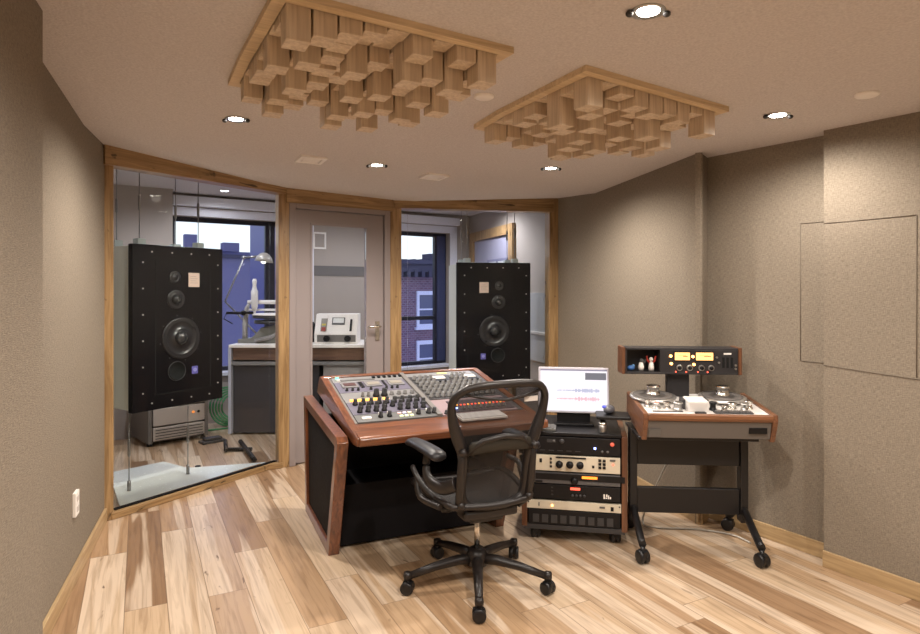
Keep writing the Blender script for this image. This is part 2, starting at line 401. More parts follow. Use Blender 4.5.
sm=MB(); seam_bar(sm,B0,BD,BN,.622,1.82,.75,1.82); seam_bar(sm,B0,BD,BN,.622,1.82,.622,1.055); seam_bar(sm,B0,BD,BN,.622,1.055,.75,1.055)
struct(sm.build('trim_2',mseam))

# ---- glazed front: oak posts, beams, sills, panes
def post(name,a,b,th=.13,z1=2.56): return struct(strip(name,a,b,0,z1,th,M_oak_z,.004))
GA=(-2.185,3.871); GB=(-1.40,5.015)
post('trim_3',(-2.275,3.815),(-2.185,3.865)); post('trim_4',(-1.475,4.985),(-1.385,5.035),.12)
post('trim_5',(-.635,5.575),(-.535,5.605),.13); post('trim_6',(.86,5.876),(.96,5.90),.13)
struct(strip('trim_7',(-2.20,3.80),(-1.41,4.99),2.232,2.56,.12,M_oak_x,.004))
struct(strip('trim_8',(-1.41,4.99),(-.60,5.56),2.165,2.56,.12,M_oak_x,.004))
struct(strip('trim_9',(-.60,5.575),(.90,5.875),2.197,2.56,.12,M_oak_x,.004))
struct(strip('trim_10',(-2.19,3.855),(-1.545,4.925),0,.046,.09,M_oak_x,.006)); struct(strip('trim_11',(-1.55,4.925),(-1.44,4.985),0,.046,.09,M_oak_x,.006))
struct(strip('trim_12',(-.55,5.60),(.88,5.885),0,.046,.09,M_oak_x,.006))
# dark bedding line under the left pane
struct(strip('trim_13',(-2.195,3.905),(-1.50,5.02),.046,.054,.03,M_matte))
def pane(name,a,b,z0,z1,th=.012): return struct(strip(name,a,b,z0,z1,th,M_glass))
pane('window_1',(-2.20,3.905),(-1.545,4.975),.05,2.25); pane('window_2',(-1.542,4.98),(-1.43,5.045),.05,2.25)
pane('window_3',(-.545,5.64),(-.485,5.652),.05,2.22); pane('window_4',(-.482,5.653),(.89,5.927),.05,2.22)

# ---- grey door
dr=thing('door_1',None,None,(-1.396,5.02,0),R(35.2)); struct(dr)
W_=.936
f_=MB(); f_.box(0,0,0,.055,.10,2.175); f_.box(W_-.055,0,0,W_,.10,2.175); f_.box(.055,0,2.125,W_-.055,.10,2.175)
f_.build('door_frame',M_door,dr,bevel=.004)
lf=MB(); lf.ring([(.06,.012),(W_-.06,.012),(W_-.06,2.12),(.06,2.12)],[(.20,.26),(W_-.225,.26),(W_-.225,2.00),(.20,2.00)],'y',.025,.08)
lf.build('door_leaf',M_door,dr,bevel=.004)
bd=MB(); bd.ring([(.185,.245),(W_-.21,.245),(W_-.21,2.015),(.185,2.015)],[(.205,.265),(W_-.23,.265),(W_-.23,1.995),(.205,1.995)],'y',.018,.03)
bd.build('glazing_bead',M_door,dr,bevel=.002)
MB().box(.20,.045,.26,W_-.225,.055,2.0).build('glass_pane',M_glass,dr)
h_=MB(); h_.box(W_-.145,.012,1.0,W_-.105,.027,1.17); h_.tube([(W_-.125,.015,1.125),(W_-.125,-.045,1.125),(W_-.145,-.05,1.125),(W_-.25,-.05,1.122)],.0105,10)
h_.build('door_handle',M_chrome,dr)

# ------------------------------------------------------------------ machine room behind the glass
wall('wall_rear_left_side',(-2.27,3.95),(-3.5,4.62),mat=M_bwall,z1=2.6)
wall('wall_rear_left_end',(-3.5,4.62),(-3.9,5.7),mat=M_bwall)
wd_o=Vector((-2.67,6.68)); wd_d=Vector((.839,.545)); wd_n=Vector((-.545,.839)); WA=math.atan2(.545,.839)
def wpt(t,off=0): p=wd_o+wd_d*t+wd_n*off; return (p.x,p.y)
# outside wall with two openings t -.43..1.06 and 1.98..3.02
def wseg(name,t0,t1,z0,z1,off=0,th=.22,mat=None): return struct(MB().box(t0,off,z0,t1,off+th,z1).build(name,mat or M_bwall,loc=(wd_o.x,wd_o.y,0),rot=(0,0,WA)))
wseg('wall_rear_a',-2.1,-.43,0,2.6); wseg('wall_rear_b',1.0,1.98,0,2.6); wseg('wall_rear_c',3.02,3.6,0,2.6)
wseg('wall_rear_d',-.43,1.0,0,.55); wseg('wall_rear_e',-.43,1.0,2.24,2.6); wseg('wall_rear_f',1.98,3.02,0,.45); wseg('wall_rear_g',1.98,3.02,2.22,2.6)
# pier standing out left of the window
struct(MB().box(-2.0,-.28,0,-.46,0,2.6).build('wall_rear_pier',M_bwall,loc=(wd_o.x,wd_o.y,0),rot=(0,0,WA)))
struct(MB().ring([(1.10,1.94),(1.26,1.94),(1.26,2.14),(1.10,2.14)],[(1.12,1.96),(1.24,1.96),(1.24,2.12),(1.12,2.12)],'y',-.015,.0).build('trim_16',M_offw,loc=(wd_o.x,wd_o.y,0),rot=(0,0,WA)))
# grey band on the wall behind the door pane and a small framed plate
struct(MB().box(1.0,-.008,1.62,1.98,.0,1.74).build('trim_14',plain('grey band',(.16,.15,.145),.8),loc=(wd_o.x,wd_o.y,0),rot=(0,0,WA)))
for nm,t0,t1,z0,z1,mull in (('window_5',-.43,1.0,.55,2.24,(.57,)),('window_6',1.98,3.02,.45,2.22,(2.84,))):
    wn_=thing(nm,None,None,(wd_o.x,wd_o.y,0),WA); struct(wn_)
    fr=MB(); fr.ring([(t0,z0),(t1,z0),(t1,z1),(t0,z1)],[(t0+.045,z0+.05),(t1-.05,z0+.05),(t1-.05,z1-.05),(t0+.045,z1-.05)],'y',.10,.16)
    for q in mull: fr.box(q,.10,z0,q+.05,.16,z1)
    if nm=='window_6': fr.box(t0,.10,1.05,t1,.15,1.10); sp2=MB(); sp2.box(2.87,.09,z0+.04,3.0,.14,z1-.04); sp2.build('side_panel',plain('navy panel',(.04,.05,.12),.4),wn_)
    else: fr.box(.62,.10,z0,.68,.15,z1)
    fr.build('window_frame',M_navy,wn_,bevel=.003)
    MB().box(t0+.02,.125,z0+.02,t1-.02,.133,z1-.02).build('glass_pane',M_wglass,wn_)
    cs=MB(); cs.box(t0-.02,-.05,z0-.035,t1+.10,.10,z0+.002); cs.box(t1,-.012,z0,t1+.11,.0,z1+.09); cs.box(t0-.02,-.012,z1,t1+.11,0,z1+.09)
    cs.build('casing',M_bwhite,wn_,bevel=.003)
    MB().box(t0,-.10,z1+.10,t1+.1,-.01,z1+.20).build('blind_box',M_bwhite,wn_,bevel=.004)
# right side wall of the machine room with the wood framed door
ra=Vector((.12,8.56)); rb=Vector((.99,6.0)); rdv=(rb-ra).normalized(); RA=math.atan2(rdv.y,rdv.x)
wall('wall_rear_right',tuple(ra),tuple(rb),mat=M_bwall)
# in that wall's frame x runs from the far corner towards the glass, y>0 is outside
d2=thing('door_2',None,None,(ra.x,ra.y,0),RA); struct(d2)
f2=MB(); 
f2.ring([(.17,.01),(1.62,.01),(1.62,2.22),(.17,2.22)],[(.30,.02),(1.50,.02),(1.50,2.10),(.30,2.10)],'y',-.05,.0)
f2.build('door_frame',M_oak_z,d2,bevel=.004)
MB().box(.30,-.02,.02,1.50,-.002,2.10).build('door_leaf',plain('lilac door',(.36,.35,.45),.5),d2)
MB().box(.85,-.03,.9,1.42,-.02,1.80).build('glass_pane',plain('lit pane',(.6,.58,.55),.3,emit=.45,ecol=(.8,.85,1)),d2)
fr2=MB(); fr2.ring([(.82,.87),(1.45,.87),(1.45,1.83),(.82,1.83)],[(.85,.9),(1.42,.9),(1.42,1.8),(.85,1.8)],'y',-.04,-.02); fr2.box(1.12,-.04,.9,1.14,-.02,1.8)
fr2.build('pane_frame',plain('lilac frame',(.2,.2,.3),.5),d2)
struct(MB().box(-4.2,0,0,2.4,.05,0).build('trim_15',M_bwall) ) if False else None
# machine room ceiling and its rear closing wall pieces
cm=MB(); cm.prism([(-2.33,3.83),(-1.44,5.08),(-.60,5.69),(.88,5.98),(1.1,5.98),(.3,8.8),(-4.6,5.8),(-3.8,4.4)],'z',2.47,2.52)
struct(cm.build('ceiling_rear',M_bceil))

# ------------------------------------------------------------------ outside
ob=thing('brick_building','purple brown brick townhouse with dark cornice across the street, seen through right window','building',(-2.67-.545*20,6.68+.839*20,0),WA)
MB().box(12,0,-9,45,8,2.35).build('wall',M_brick,ob)
c_=MB(); c_.box(12,-.35,2.35,45,8,2.75); c_.box(12,-.5,2.75,45,8,2.95)
k=0
while k<80: c_.box(12+k*.41,-.45,2.1,12+k*.41+.18,0,2.4); k+=1
c_.build('cornice',M_roofd,ob)
rf=MB()
for i in range(60):
    x=12+i*.5+random.random()*.3; rf.box(x,.4,2.95,x+.12+.25*random.random(),1.2,3.0+.35*random.random())
rf.build('chimney',M_roofd,ob)
win0=None
for i in range(12):
    for zz in (-2.85,-.35):
        x=14.1+i*2.5
        if win0 is None:
            m_=MB(); m_.ring([(-.55,-.1),(.55,-.1),(.55,1.75),(-.55,1.75)],[(-.42,.08),(.42,.08),(.42,1.55),(-.42,1.55)],'y',-.12,.05); m_.box(-.42,-.06,.78,.42,.02,.86); m_.box(-.65,-.2,-.2,.65,.05,-.08)
            win0=m_.build('window',M_bwhite,ob,(x,0,zz)); g0=MB().box(-.42,-.03,.08,.42,.0,1.55).build('pane',plain('dim pane',(.12,.13,.2),.1),win0)
        else:
            d_=dup(win0,ob,(x,0,zz)); dup(g0,d_)
b2=thing('building','low blue grey rooftop building beyond the left machine room window','building',(-14.5,24,0),WA)
q=MB(); q.box(-16,0,-9,11.5,8,2.85); q.box(-6,2,2.85,-3.2,5,3.6); q.box(5,2,2.85,8.2,6,3.25); q.box(-12,2,2.8,-8,5,3.3)
q.build('wall',M_far,b2)
wt=MB(); wt.box(3.6,1,2.8,4.1,1.5,3.9); wt.box(5.2,1,3.2,5.9,1.6,3.6); wt.build('chimney',M_far,b2)
pr=MB(); pr.box(-16,-.15,2.85,11.4,.15,3.0); pr.build('parapet',M_roofd,b2)
tw=thing('office_tower','tall dark blue building edge at the right side of the left window','building',(-5.70,18.9,0),WA)
MB().box(0,0,-9,1.0,3,9).build('wall',plain('tower',(.13,.13,.26),.5),tw)

# ------------------------------------------------------------------ ceiling fittings
def spotlight(x,y,label,lens=M_lamp,z=None,power=60,col=(1,.92,.83),size=R(167),group='recessed ceiling spotlights',nm='ceiling_spotlight'):
    z=CH(x,y) if z is None else z
    t=thing(nm,label,'spotlight',(x,y,z),0,group)
    tr=MB(); tr.lathe([(.036,-.001),(.052,-.006),(.056,-.002),(.056,.01),(.036,.01)],28); tr.build('trim_ring',M_white if lens is M_lamp2 else M_steel,t)
    MB().lathe([(0,-.003),(.036,-.003),(.036,.006),(0,.006)],24).build('lens',lens,t)
    if lens is M_lamp:
        for s in (-1,1): MB().sphere((s*.060,0,-.009),.013,(1,1,.8),10).build('gimbal_clip',M_dgrey,t)
    l=bpy.data.lights.new('lamp','SPOT'); l.energy=power; l.color=col; l.spot_size=size; l.spot_blend=.72; l.shadow_soft_size=.035
    lo=bpy.data.objects.new('lamp_light',l); COL.objects.link(lo); lo.location=(x,y,z-.03)
    return t
PW=80
spotlight(-1.174,3.214,'lit recessed spotlight in the ceiling beside the left wooden diffuser, above the left glass',power=PW)
spotlight(.602,1.962,'lit recessed spotlight nearest the top edge of the photo, between the two wooden diffusers',power=PW)
spotlight(1.55,2.987,'lit recessed spotlight in the ceiling near the right wall, right of the right wooden diffuser',power=PW*.62)
spotlight(.631,4.252,'lit recessed spotlight in the ceiling just below the right wooden diffuser in the photo',power=PW)
spotlight(-.564,4.163,'lit recessed spotlight in the ceiling between the two square vents',power=PW)
for x,y in ((-.45,1.0),(1.95,1.2),(.7,-.6)):  # unseen fill lamps, added to brighten the near walls and ceiling
    spotlight(x,y,'added fill spotlight in the ceiling behind the camera, out of view',power=82)
for x,y,lb in ((.112,2.867,'small white round cover on the ceiling between the two wooden diffusers'),(1.759,2.649,'small white round cover on the ceiling at the far right, near the right wall')):
    t=thing('ceiling_disc',lb,'ceiling cover',(x,y,CH(x,y)),0,'round ceiling covers')
    MB().lathe([(0,-.012),(.040,-.011),(.048,-.006),(.050,.012),(0,.012)],28).build('cover',M_offw,t)
def slope_rot(x,y):
    e=.05; gx=(CH(x+e,y)-CH(x-e,y))/(2*e); gy=(CH(x,y+e)-CH(x,y-e))/(2*e); return (math.atan(gy),-math.atan(gx),0)
for x,y,lb in ((-.97,4.0,'square white ceiling vent nearer the left glass'),(-.19,4.50,'square white ceiling vent above the door and right glass')):
    t=thing('ceiling_vent',lb,'vent',(x,y,CH(x,y)),0,'square ceiling vents'); t.rotation_euler=slope_rot(x,y); t.rotation_euler.z=R(28)
    MB().ring([(-.085,-.085),(.085,-.085),(.085,.085),(-.085,.085)],[(-.06,-.06),(.06,-.06),(.06,.06),(-.06,.06)],'z',-.014,.02).build('frame',M_offw,t,bevel=.003)
    MB().box(-.054,-.054,-.012,.054,.054,.01).build('grille',M_offw,t,bevel=.002)

# skyline diffusers
def diffuser(name,label,A,B,C,seed):
    k=.972
    A,B,C=[Vector((p[0]*k,p[1]*k)) for p in (A,B,C)]
    e1=(C-B); e2=(A-B); nx=e1.normalized(); ny=Vector((-nx.y,nx.x)); wx=e1.length; wy=e2.length
    if ny.dot(e2)<0: ny=-ny
    an=math.atan2(nx.y,nx.x)
    t=thing(name,label,'diffuser',(B.x,B.y,CH(B.x,B.y)),an,'wooden skyline ceiling diffusers')
    z0=CH(B.x,B.y)
    skew=e2.dot(nx)/wy
    def P(u,v): w_=B+nx*(u+skew*v)+ny*v; return w_
    def cz(u,v): w_=P(u,v); return CH(w_.x,w_.y)-z0
    fw=.042; dep=.024
    fr=MB(); bm=fr.bm
    def band(p0,p1,q0,q1,n=12):
        rows=[]
        for i in range(n+1):
            a=i/n; o=[p0[j]+(p1[j]-p0[j])*a for j in (0,1)]; c=[q0[j]+(q1[j]-q0[j])*a for j in (0,1)]
            zo=cz(*o); zc=cz(*c)
            rows.append([bm.verts.new((x+skew*y,y,z)) for x,y,z in ((o[0],o[1],zo-dep),(c[0],c[1],zc-dep),(c[0],c[1],zc+.005),(o[0],o[1],zo+.005))])
        for r0,r1 in zip(rows,rows[1:]):
            for k in range(4): bm.faces.new((r0[k],r0[(k+1)%4],r1[(k+1)%4],r1[k]))
        bm.faces.new(rows[0]); bm.faces.new(rows[-1][::-1])
    band((0,0),(wx,0),(fw,fw),(wx-fw,fw)); band((wx,0),(wx,wy),(wx-fw,fw),(wx-fw,wy-fw))
    band((wx,wy),(0,wy),(wx-fw,wy-fw),(fw,wy-fw)); band((0,wy),(0,0),(fw,wy-fw),(fw,fw))
    fr.build('frame',M_dframe,t)
    rs=random.Random(seed); n=9; px=(wx-2*fw)/n; py=(wy-2*fw)/n
    bp=MB(); bp.box(fw*.9,fw*.9,-.004,wx-fw*.9,wy-fw*.9,.006)
    meshes={}
    for i in range(n):
        for j in range(n):
            h=(.015,.10,.045,.15,.07,.125,.02,.165,.085,.05)[(3*i+4*j+seed+rs.choice((0,0,0,1,5)))%10]
            if (i in (0,n-1) and j==0): h=.13
            if (i,j)==(0,n-1): h=.10
            u=fw+px*(i+.5); v=fw+py*(j+.5); h=round(h,3)
            if h not in meshes:
                o=MB().box(-px*.455,-py*.455,-h,px*.455,py*.455,.0).build('block',M_block,t,bevel=.002,seg=1); meshes[h]=o
            else: o=dup(meshes[h],t)
            o.location=(u+skew*v,v,cz(u,v)-.006)
    return t
diffuser('ceiling_diffuser','left wooden ceiling diffuser of hanging square blocks, larger in view, cut by the top edge',(-1.057,2.792),(-.586,1.941),(.207,2.353),3)
diffuser('ceiling_diffuser','right wooden ceiling diffuser of hanging square blocks, wholly in view',(.078,3.401),(.514,2.502),(1.303,2.969),8)

# wall outlet
la=Vector((-1.745,2.584)); ld=(Vector((-2.2,3.765))-la).normalized()
ot=thing('wall_outlet','white outlet plate low on the left cloth wall','outlet',(-1.925,3.065,.383),math.atan2(ld.y,ld.x))
MB().box(-.040,-.012,-.06,.040,.006,.06).build('plate',M_offw,ot,bevel=.003)
mk_=plain('socket',(.62,.56,.52),.4)
for zz in (-.026,.026): MB().box(-.016,-.015,zz-.014,.016,-.010,zz+.014).build('socket',mk_,ot,bevel=.003)

# ------------------------------------------------------------------ hanging loudspeakers
def loudspeaker(label,loc,rz,W,z0,z1,mir,topz):
    t=thing('studio_loudspeaker',label,'loudspeaker',loc,rz,'big hanging monitor loudspeakers')
    fx=(lambda x: W-x) if mir else (lambda x: x)
    MB().box(.012,.05,z0+.012,W-.012,.50,z1-.012).build('cabinet',M_sage,t,bevel=.004)
    MB().box(0,0,z0,W,.05,z1).build('baffle',M_spk,t,bevel=.006)
    ip=MB(); ip.ring([(.165,z0+.10),(W-.165+.06,z0+.10),(W-.165+.06,z1-.11),(.165,z1-.11)] if not mir else [(.105,z0+.10),(W-.165,z0+.10),(W-.165,z1-.11),(.105,z1-.11)],
        [(.173,z0+.108),(W-.173+.06,z0+.108),(W-.173+.06,z1-.118),(.173,z1-.118)] if not mir else [(.113,z0+.108),(W-.173,z0+.108),(W-.173,z1-.118),(.113,z1-.118)],'y',-.0015,.001)
    ip.build('panel_joint',M_hole,t)
    dz=z1-1.765
    def drv(name,x,z,r,prof,mat):
        Mx=Matrix.Translation((fx(x),0,z+dz))@Matrix.Rotation(PI/2,4,'X')
        b_=MB(); b_.lathe([(r*a,c) for a,c in prof],36,Mx); return b_.build(name,mat,t)
    w_=drv('woofer',.365,1.103,.15,[(1,0),(1,.006),(.93,.009),(.88,.004),(.82,.012),(.76,.004),(.34,-.0001+.002),(.34,.004)],M_cone)
    Mx=Matrix.Translation((fx(.365),-.003,1.103+dz))@Matrix.Rotation(PI/2,4,'X')
    MB().lathe([(.05,0),(.046,.014),(.03,.026),(0,.031)],24,Mx).build('dust_cap',plain('dust cap',(.03,.03,.034),.18,spec=.8),w_)
    m_=drv('midrange_driver',.323,1.383,.068,[(1,0),(1,.006),(.8,.007),(.6,.002),(.58,.004)],M_cone)
    Mx=Matrix.Translation((fx(.323),-.003,1.383+dz))@Matrix.Rotation(PI/2,4,'X')
    MB().lathe([(.036,0),(.034,.012),(.02,.024),(0,.028)],20,Mx).build('dome',plain('mid dome',(.03,.03,.032),.15,spec=.9),m_)
    drv('tweeter',.316,1.541,.045,[(1,0),(1,.004),(.6,.005),(.5,.002),(.4,.009),(0,.013)],M_cone)
    drv('port',.33,.868,.066,[(1,0),(1,.004),(.93,.008),(.90,.0005),(0,.0005)],M_hole)
    drv('port_ring',.33,.868,.070,[(1,0),(1,.005),(.95,.006),(.95,.0)],M_dgrey)
    x=fx(.468); MB().box(x-.045,-.004,1.524-.052+dz,x+.045,.001,1.524+.052+dz).build('paper_label',plain('label',(.72,.55,.46),.6),t)
    lt=MB(); 
    for i in range(4): lt.box(x-.03,-.0048,1.50+i*.016+dz,x+.03-.012*(i%2),-.0035,1.5035+i*.016+dz)
    lt.build('label_print',plain('label ink',(.45,.33,.30),.6),t)
    x=fx(.476); bdg=MB().box(x-.025,-.004,.86-.028+dz,x+.025,.001,.86+.028+dz).build('badge',plain('blue badge',(.12,.11,.42),.4),t,bevel=.003)
    Mx=Matrix.Translation((x,-.004,.862+dz))@Matrix.Rotation(PI/2,4,'X'); MB().lathe([(.014,0),(.014,.001),(.009,.001),(.009,0)],20,Mx).build('badge_ring',plain('badge ring',(.4,.4,.75),.4),bdg)
    bolts=[]
    for i in range(6): 
        z=z0+.125+(z1-z0-.25)*i/5; bolts+= [(.075,z),(W-.045,z)]
    for i in range(4):
        x=.14+(W-.26)*i/3; bolts+=[(x,z0+.05),(x,z1-.05)]
    b0=None
    for x,z in bolts:
        if b0 is None: b0=MB().cyl((0,0,0),.0055,-.004,'y',10).build('bolt',plain('bolt head',(.75,.72,.70),.3,.6,emit=0),t); b0.location=(x,0,z)
        else: dup(b0,t,(x,0,z))
    s0=None
    for a in range(8):
        an=a*PI/4+.2; x=fx(.365)+.165*math.cos(an); z=1.103+dz+.165*math.sin(an)
        if s0 is None: s0=MB().cyl((0,0,0),.005,-.003,'y',8).build('driver_screw',M_dgrey,t,(x,0,z))
        else: dup(s0,t,(x,0,z))
    for x in (.124,W-.128):
        for y in (.12,.40):
            c=MB(); c.tube([(x,y,z1+.04),(x,y,topz)],.0035,6); c.lathe([(.0035,0),(.009,.015),(.009,.10),(.0035,.115)],10,Matrix.Translation((x,y,z1+.24))); c.build('hanging_cable',M_cable,t)
            MB().box(x-.03,y-.03,z1-.01,x+.03,y+.03,z1+.045).build('mount_block',plain('mount block',(.45,.50,.50),.5),t,bevel=.003)
        c=MB(); c.tube([(x,.245,z0+.01),(x,.245,.02)],.004,6); c.lathe([(.004,0),(.010,.015),(.010,.12),(.004,.135)],10,Matrix.Translation((x,.245,.26))); c.lathe([(.012,0),(.012,.07),(.004,.075)],10,Matrix.Translation((x,.245,.022))); c.build('tie_down_cable',M_cable,t)
    return t
loudspeaker('tall black loudspeaker hanging behind the left glass, its pale left side in view',(-2.207,4.127,0),R(59.1),.72,.615,1.765,False,2.47)
loudspeaker('tall black loudspeaker hanging behind the right glass, right of the brick view',(-.03,5.86,0),R(11.2),.735,.57,1.715,True,2.47)

# white slab inside the left glass
sl=MB().prism([(-2.165,3.93),(-1.50,5.04),(-1.595,5.10),(-2.19,4.93),(-2.47,5.11),(-2.75,4.80)],'z',0,.02).build('floor_slab',M_slab)
tag(sl,'pale white slab on the floor inside the left glass under the loudspeaker','slab')

# ------------------------------------------------------------------ machine room furniture
am=thing('amplifier_rack','grey steel amplifier rack on the floor under the left loudspeaker','amplifier rack',(-2.86,5.62,0),R(44))
f_=MB(); f_.box(0,0,.03,.035,.5,.60); f_.box(.515,0,.03,.55,.5,.60); f_.box(.035,.05,.03,.515,.5,.60); f_.build('case',M_grey,am,bevel=.004)
for i,(z0,z1) in enumerate(((.055,.175),(.19,.35),(.365,.44),(.455,.58))):
    u_=MB().box(.04,-.012,z0,.51,.05,z1).build('amplifier',plain('amp face',(.50,.45,.42),.4,.3),am,bevel=.004)
    if i==0:
        g=MB()
        for k in range(4): g.box(.06,-.016,z0+.015+k*.026,.49,-.011,z0+.022+k*.026)
        g.build('vent_slots',M_dgrey,u_)
    if i==1:
        MB().cyl((.40,-.012,.28),.012,-.008,'y',12).build('power_lamp',plain('orange lamp',(.8,.25,.05),.4,emit=.8),u_); MB().cyl((.45,-.012,.28),.012,-.01,'y',12).build('knob',M_black,u_)
for x in (.03,.52): MB().cyl((x,.06,0),.025,.03,n=12).build('foot',M_rubber,am)
tag(am,None,None)
bb=MB(); bb.box(-.11,-.06,0,.11,.06,.025); bb.box(-.08,-.04,.025,.08,.04,.05)
o=bb.build('power_strip',M_dgrey,loc=(-2.36,5.84,0),rot=(0,0,R(44)),bevel=.006); tag(o,'dark grey power strip on the floor right of the amplifier rack','power strip')
gc=MB()
for k in range(5):
    rr=.17-.018*k; cx_=.01*k
    gc.tube([(cx_+rr*math.cos(a*PI/12),-.012*k+.02*math.sin(a),.22+.16*rr/.17*math.sin(a*PI/12)*1.25) for a in range(24)],.010,6,closed=True)
gc.tube([(.05,0,.02),(.0,-.12,.01),(-.2,-.15,.012),(-.28,-.05,.012)],.009,6)
o=gc.build('cable_coil',plain('green cable',(.06,.33,.12),.5),loc=(-2.47,6.50,0),rot=(0,0,R(25))); tag(o,'coil of green cable hanging against the wall beside the bench','cable')
# bench
bn=thing('lathe_bench','long dark bench with a white top behind the left glass and the door','bench',(-2.27,6.12,0),R(0))
MB().box(-.03,-.03,.875,1.62,.62,.905).build('top',M_offw,bn,bevel=.004)
MB().box(0,0,.75,1.6,.58,.875).build('apron',wood('bench apron',(.10,.055,.04),(.2,.11,.07),axis='x'),bn,bevel=.003)
MB().box(-.01,-.02,.70,1.61,.58,.735).build('silver_rail',M_silver,bn,bevel=.003)
MB().box(.0,.02,.02,.48,.58,.70).build('cupboard',plain('bench cupboard',(.045,.042,.05),.5),bn,bevel=.004)
MB().box(.49,.02,.02,.86,.58,.70).build('cupboard',plain('bench cupboard dark',(.03,.03,.035),.5),bn,bevel=.004)
MB().box(.90,.02,.10,1.42,.58,.70).build('drawer_unit',plain('drawer grey',(.34,.33,.34),.5),bn,bevel=.004)
MB().box(1.43,.02,.02,1.60,.58,.70).build('cupboard',plain('bench end',(.03,.03,.035),.5),bn,bevel=.004)
MB().box(-.035,-.03,.02,-.005,.58,.875).build('side_panel',plain('bench side',(.5,.52,.62),.5),bn,bevel=.003)
# disc lathe
lt=thing('disc_cutting_lathe','grey record cutting lathe with round white turntable on the bench behind the left glass','lathe',(-2.09,6.28,.905),0)
b_=MB(); b_.prism([(-.19,0),(.48,0),(.48,.20),(.25,.20),(.05,.16),(-.05,.05),(-.19,.04)],'y',.0,.26); b_.build('bed',plain('lathe bed',(.22,.215,.19),.45),lt,bevel=.008)
p_=MB(); p_.cyl((.18,.12,.20),.23,.03,n=36); p_.cyl((.18,.12,.255),.245,.03,n=36); p_.build('platter',M_dgrey,lt)
MB().cyl((.18,.12,.285),.25,.015,n=36).build('turntable',M_offw,lt)
MB().tube([(-.13,.05,.03),(-.13,.05,.2),(-.11,.05,.36),(-.08,.05,.42)],[.028,.026,.024,.02],10).build('column',plain('lathe column',(.48,.46,.44),.4),lt)
a_=MB(); a_.tube([(-.10,.05,.42),(.26,.05,.42)],.022,10); a_.tube([(-.10,.05,.34),(.26,.05,.34)],.012,8); a_.box(.24,.03,.30,.28,.08,.42); a_.build('carriage_arm',M_white,lt)
m_=MB(); m_.lathe([(.018,0),(.034,.05),(.036,.2),(.026,.22),(.018,.26),(.024,.30),(.016,.33)],16,Matrix.Translation((-.015,.0,.33))); m_.tube([(-.015,0,.35),(-.015,0,.28)],.014,8); m_.build('microscope',M_white,lt)
c_=MB(); c_.tube([(-.30,.0,.31),(-.02,.0,.31)],.014,8); c_.sphere((-.13,0,.31),.028,n=12); c_.tube([(-.30,0,.31),(-.33,0,.25),(-.24,0,.2)],.006,6); c_.build('cutter_head',M_black,lt)
MB().tube([(.0,-.02,.03),(.15,-.02,.06),(.34,-.02,.17)],.035,10,flat=(1,.6)).build('suction_pipe',plain('pipe',(.30,.28,.27),.4),lt)
# lamp
lp=thing('desk_lamp','silver jointed desk lamp with a dome shade reaching over the lathe bench','lamp',(-2.20,6.68,.905),0)
MB().lathe([(.09,0),(.09,.02),(.02,.03),(.015,.06),(0,.06)],20).build('base',M_steel,lp)
MB().tube([(0,0,.05),(-.36,0,.42),(-.155,0,.90)],.011,8).build('arm',M_steel,lp)
a2=MB(); a2.tube([(-.155,0,.90),(.0,-.02,.91)],.012,8); a2.sphere((-.155,0,.90),.022,n=12); a2.sphere((-.06,-.01,.905),.018,n=12); a2.build('joint',M_steel,lp)
MB().lathe([(.02,.10),(.05,.085),(.08,.05),(.098,0),(.092,0),(.075,.045),(.045,.075),(.0,.09)],24,Matrix.Translation((.07,-.03,.85))@Matrix.Rotation(R(8),4,'Y')).build('lamp_shade',plain('shade',(.50,.47,.42),.4,.3),lp)
MB().sphere((.07,-.03,.862),.030,n=12).build('bulb',plain('bulb',(1,.95,.8),.4,emit=8,ecol=(1,.9,.75)),lp)
# test instrument
ti=thing('test_meter','white sloped console meter with a small gauge on the bench behind the door glass','meter',(-1.475,6.2,.905),0)
MB().prism([(0,0),(0,.10),(.10,.30),(.24,.30),(.24,0)],'x',0,.43).build('case',M_offw,ti,bevel=.006)
sa=math.atan2(.20,.10)
def onslope(mb,x0,x1,s0,s1,h=.006):
    Mx=Matrix.Translation((0,0,.10))@Matrix.Rotation(sa,4,'X'); mb.box(x0,s0,-.004,x1,s1,h,Mx); return mb
onslope(MB(),.17,.30,.10,.18).build('gauge',plain('gauge dark',(.1,.1,.1),.4),ti); onslope(MB(),.18,.29,.12,.172,.008).build('gauge_face',plain('gauge face',(.8,.8,.78),.4),ti)
onslope(MB(),.06,.12,.03,.17,.006).build('lever_slot',plain('lever slot',(.30,.28,.25),.5),ti); onslope(MB(),.07,.11,.03,.07,.012).build('button',plain('red button',(.35,.05,.03),.5),ti); onslope(MB(),.07,.11,.09,.11,.01).build('button',plain('yellow button',(.6,.5,.1),.5),ti)
onslope(MB(),.355,.375,.03,.16,.009).build('slider',M_black,ti)
MB().box(.03,-.004,.02,.42,.002,.09).build('front_plate',M_grey,ti)
for x in (.13,.34): MB().cyl((x,-.004,.055),.032,-.03,'y',16).build('knob',M_black,ti)
o=MB().lathe([(.055,0),(.055,.02),(.03,.05),(.035,.14),(.05,.17),(.02,.21),(0,.21)],16).build('headphone_stand',M_black,loc=(-1.555,6.44,.905)); tag(o,'small black stand on the bench left of the white meter','stand')
# floor stand bars
fs=MB(); fs.tube([(0,0,.03),(.34,-.62,.03)],.022,6); fs.tube([(-.02,-.25,.02),(.19,-.24,.02)],.018,6); fs.tube([(-.16,.05,.025),(-.02,-.30,.025)],.018,6)
o=fs.build('floor_stand',M_black,loc=(-2.06,5.75,0)); tag(o,'black metal stand lying on the machine room floor near the bench','stand')
o=MB().cyl((0,0,0),.022,.022,n=14).build('rubber_stopper',M_rubber,loc=(-2.13,4.98,.0)); tag(o,'tiny dark stopper on the floor beside the left speaker tie down','stopper')
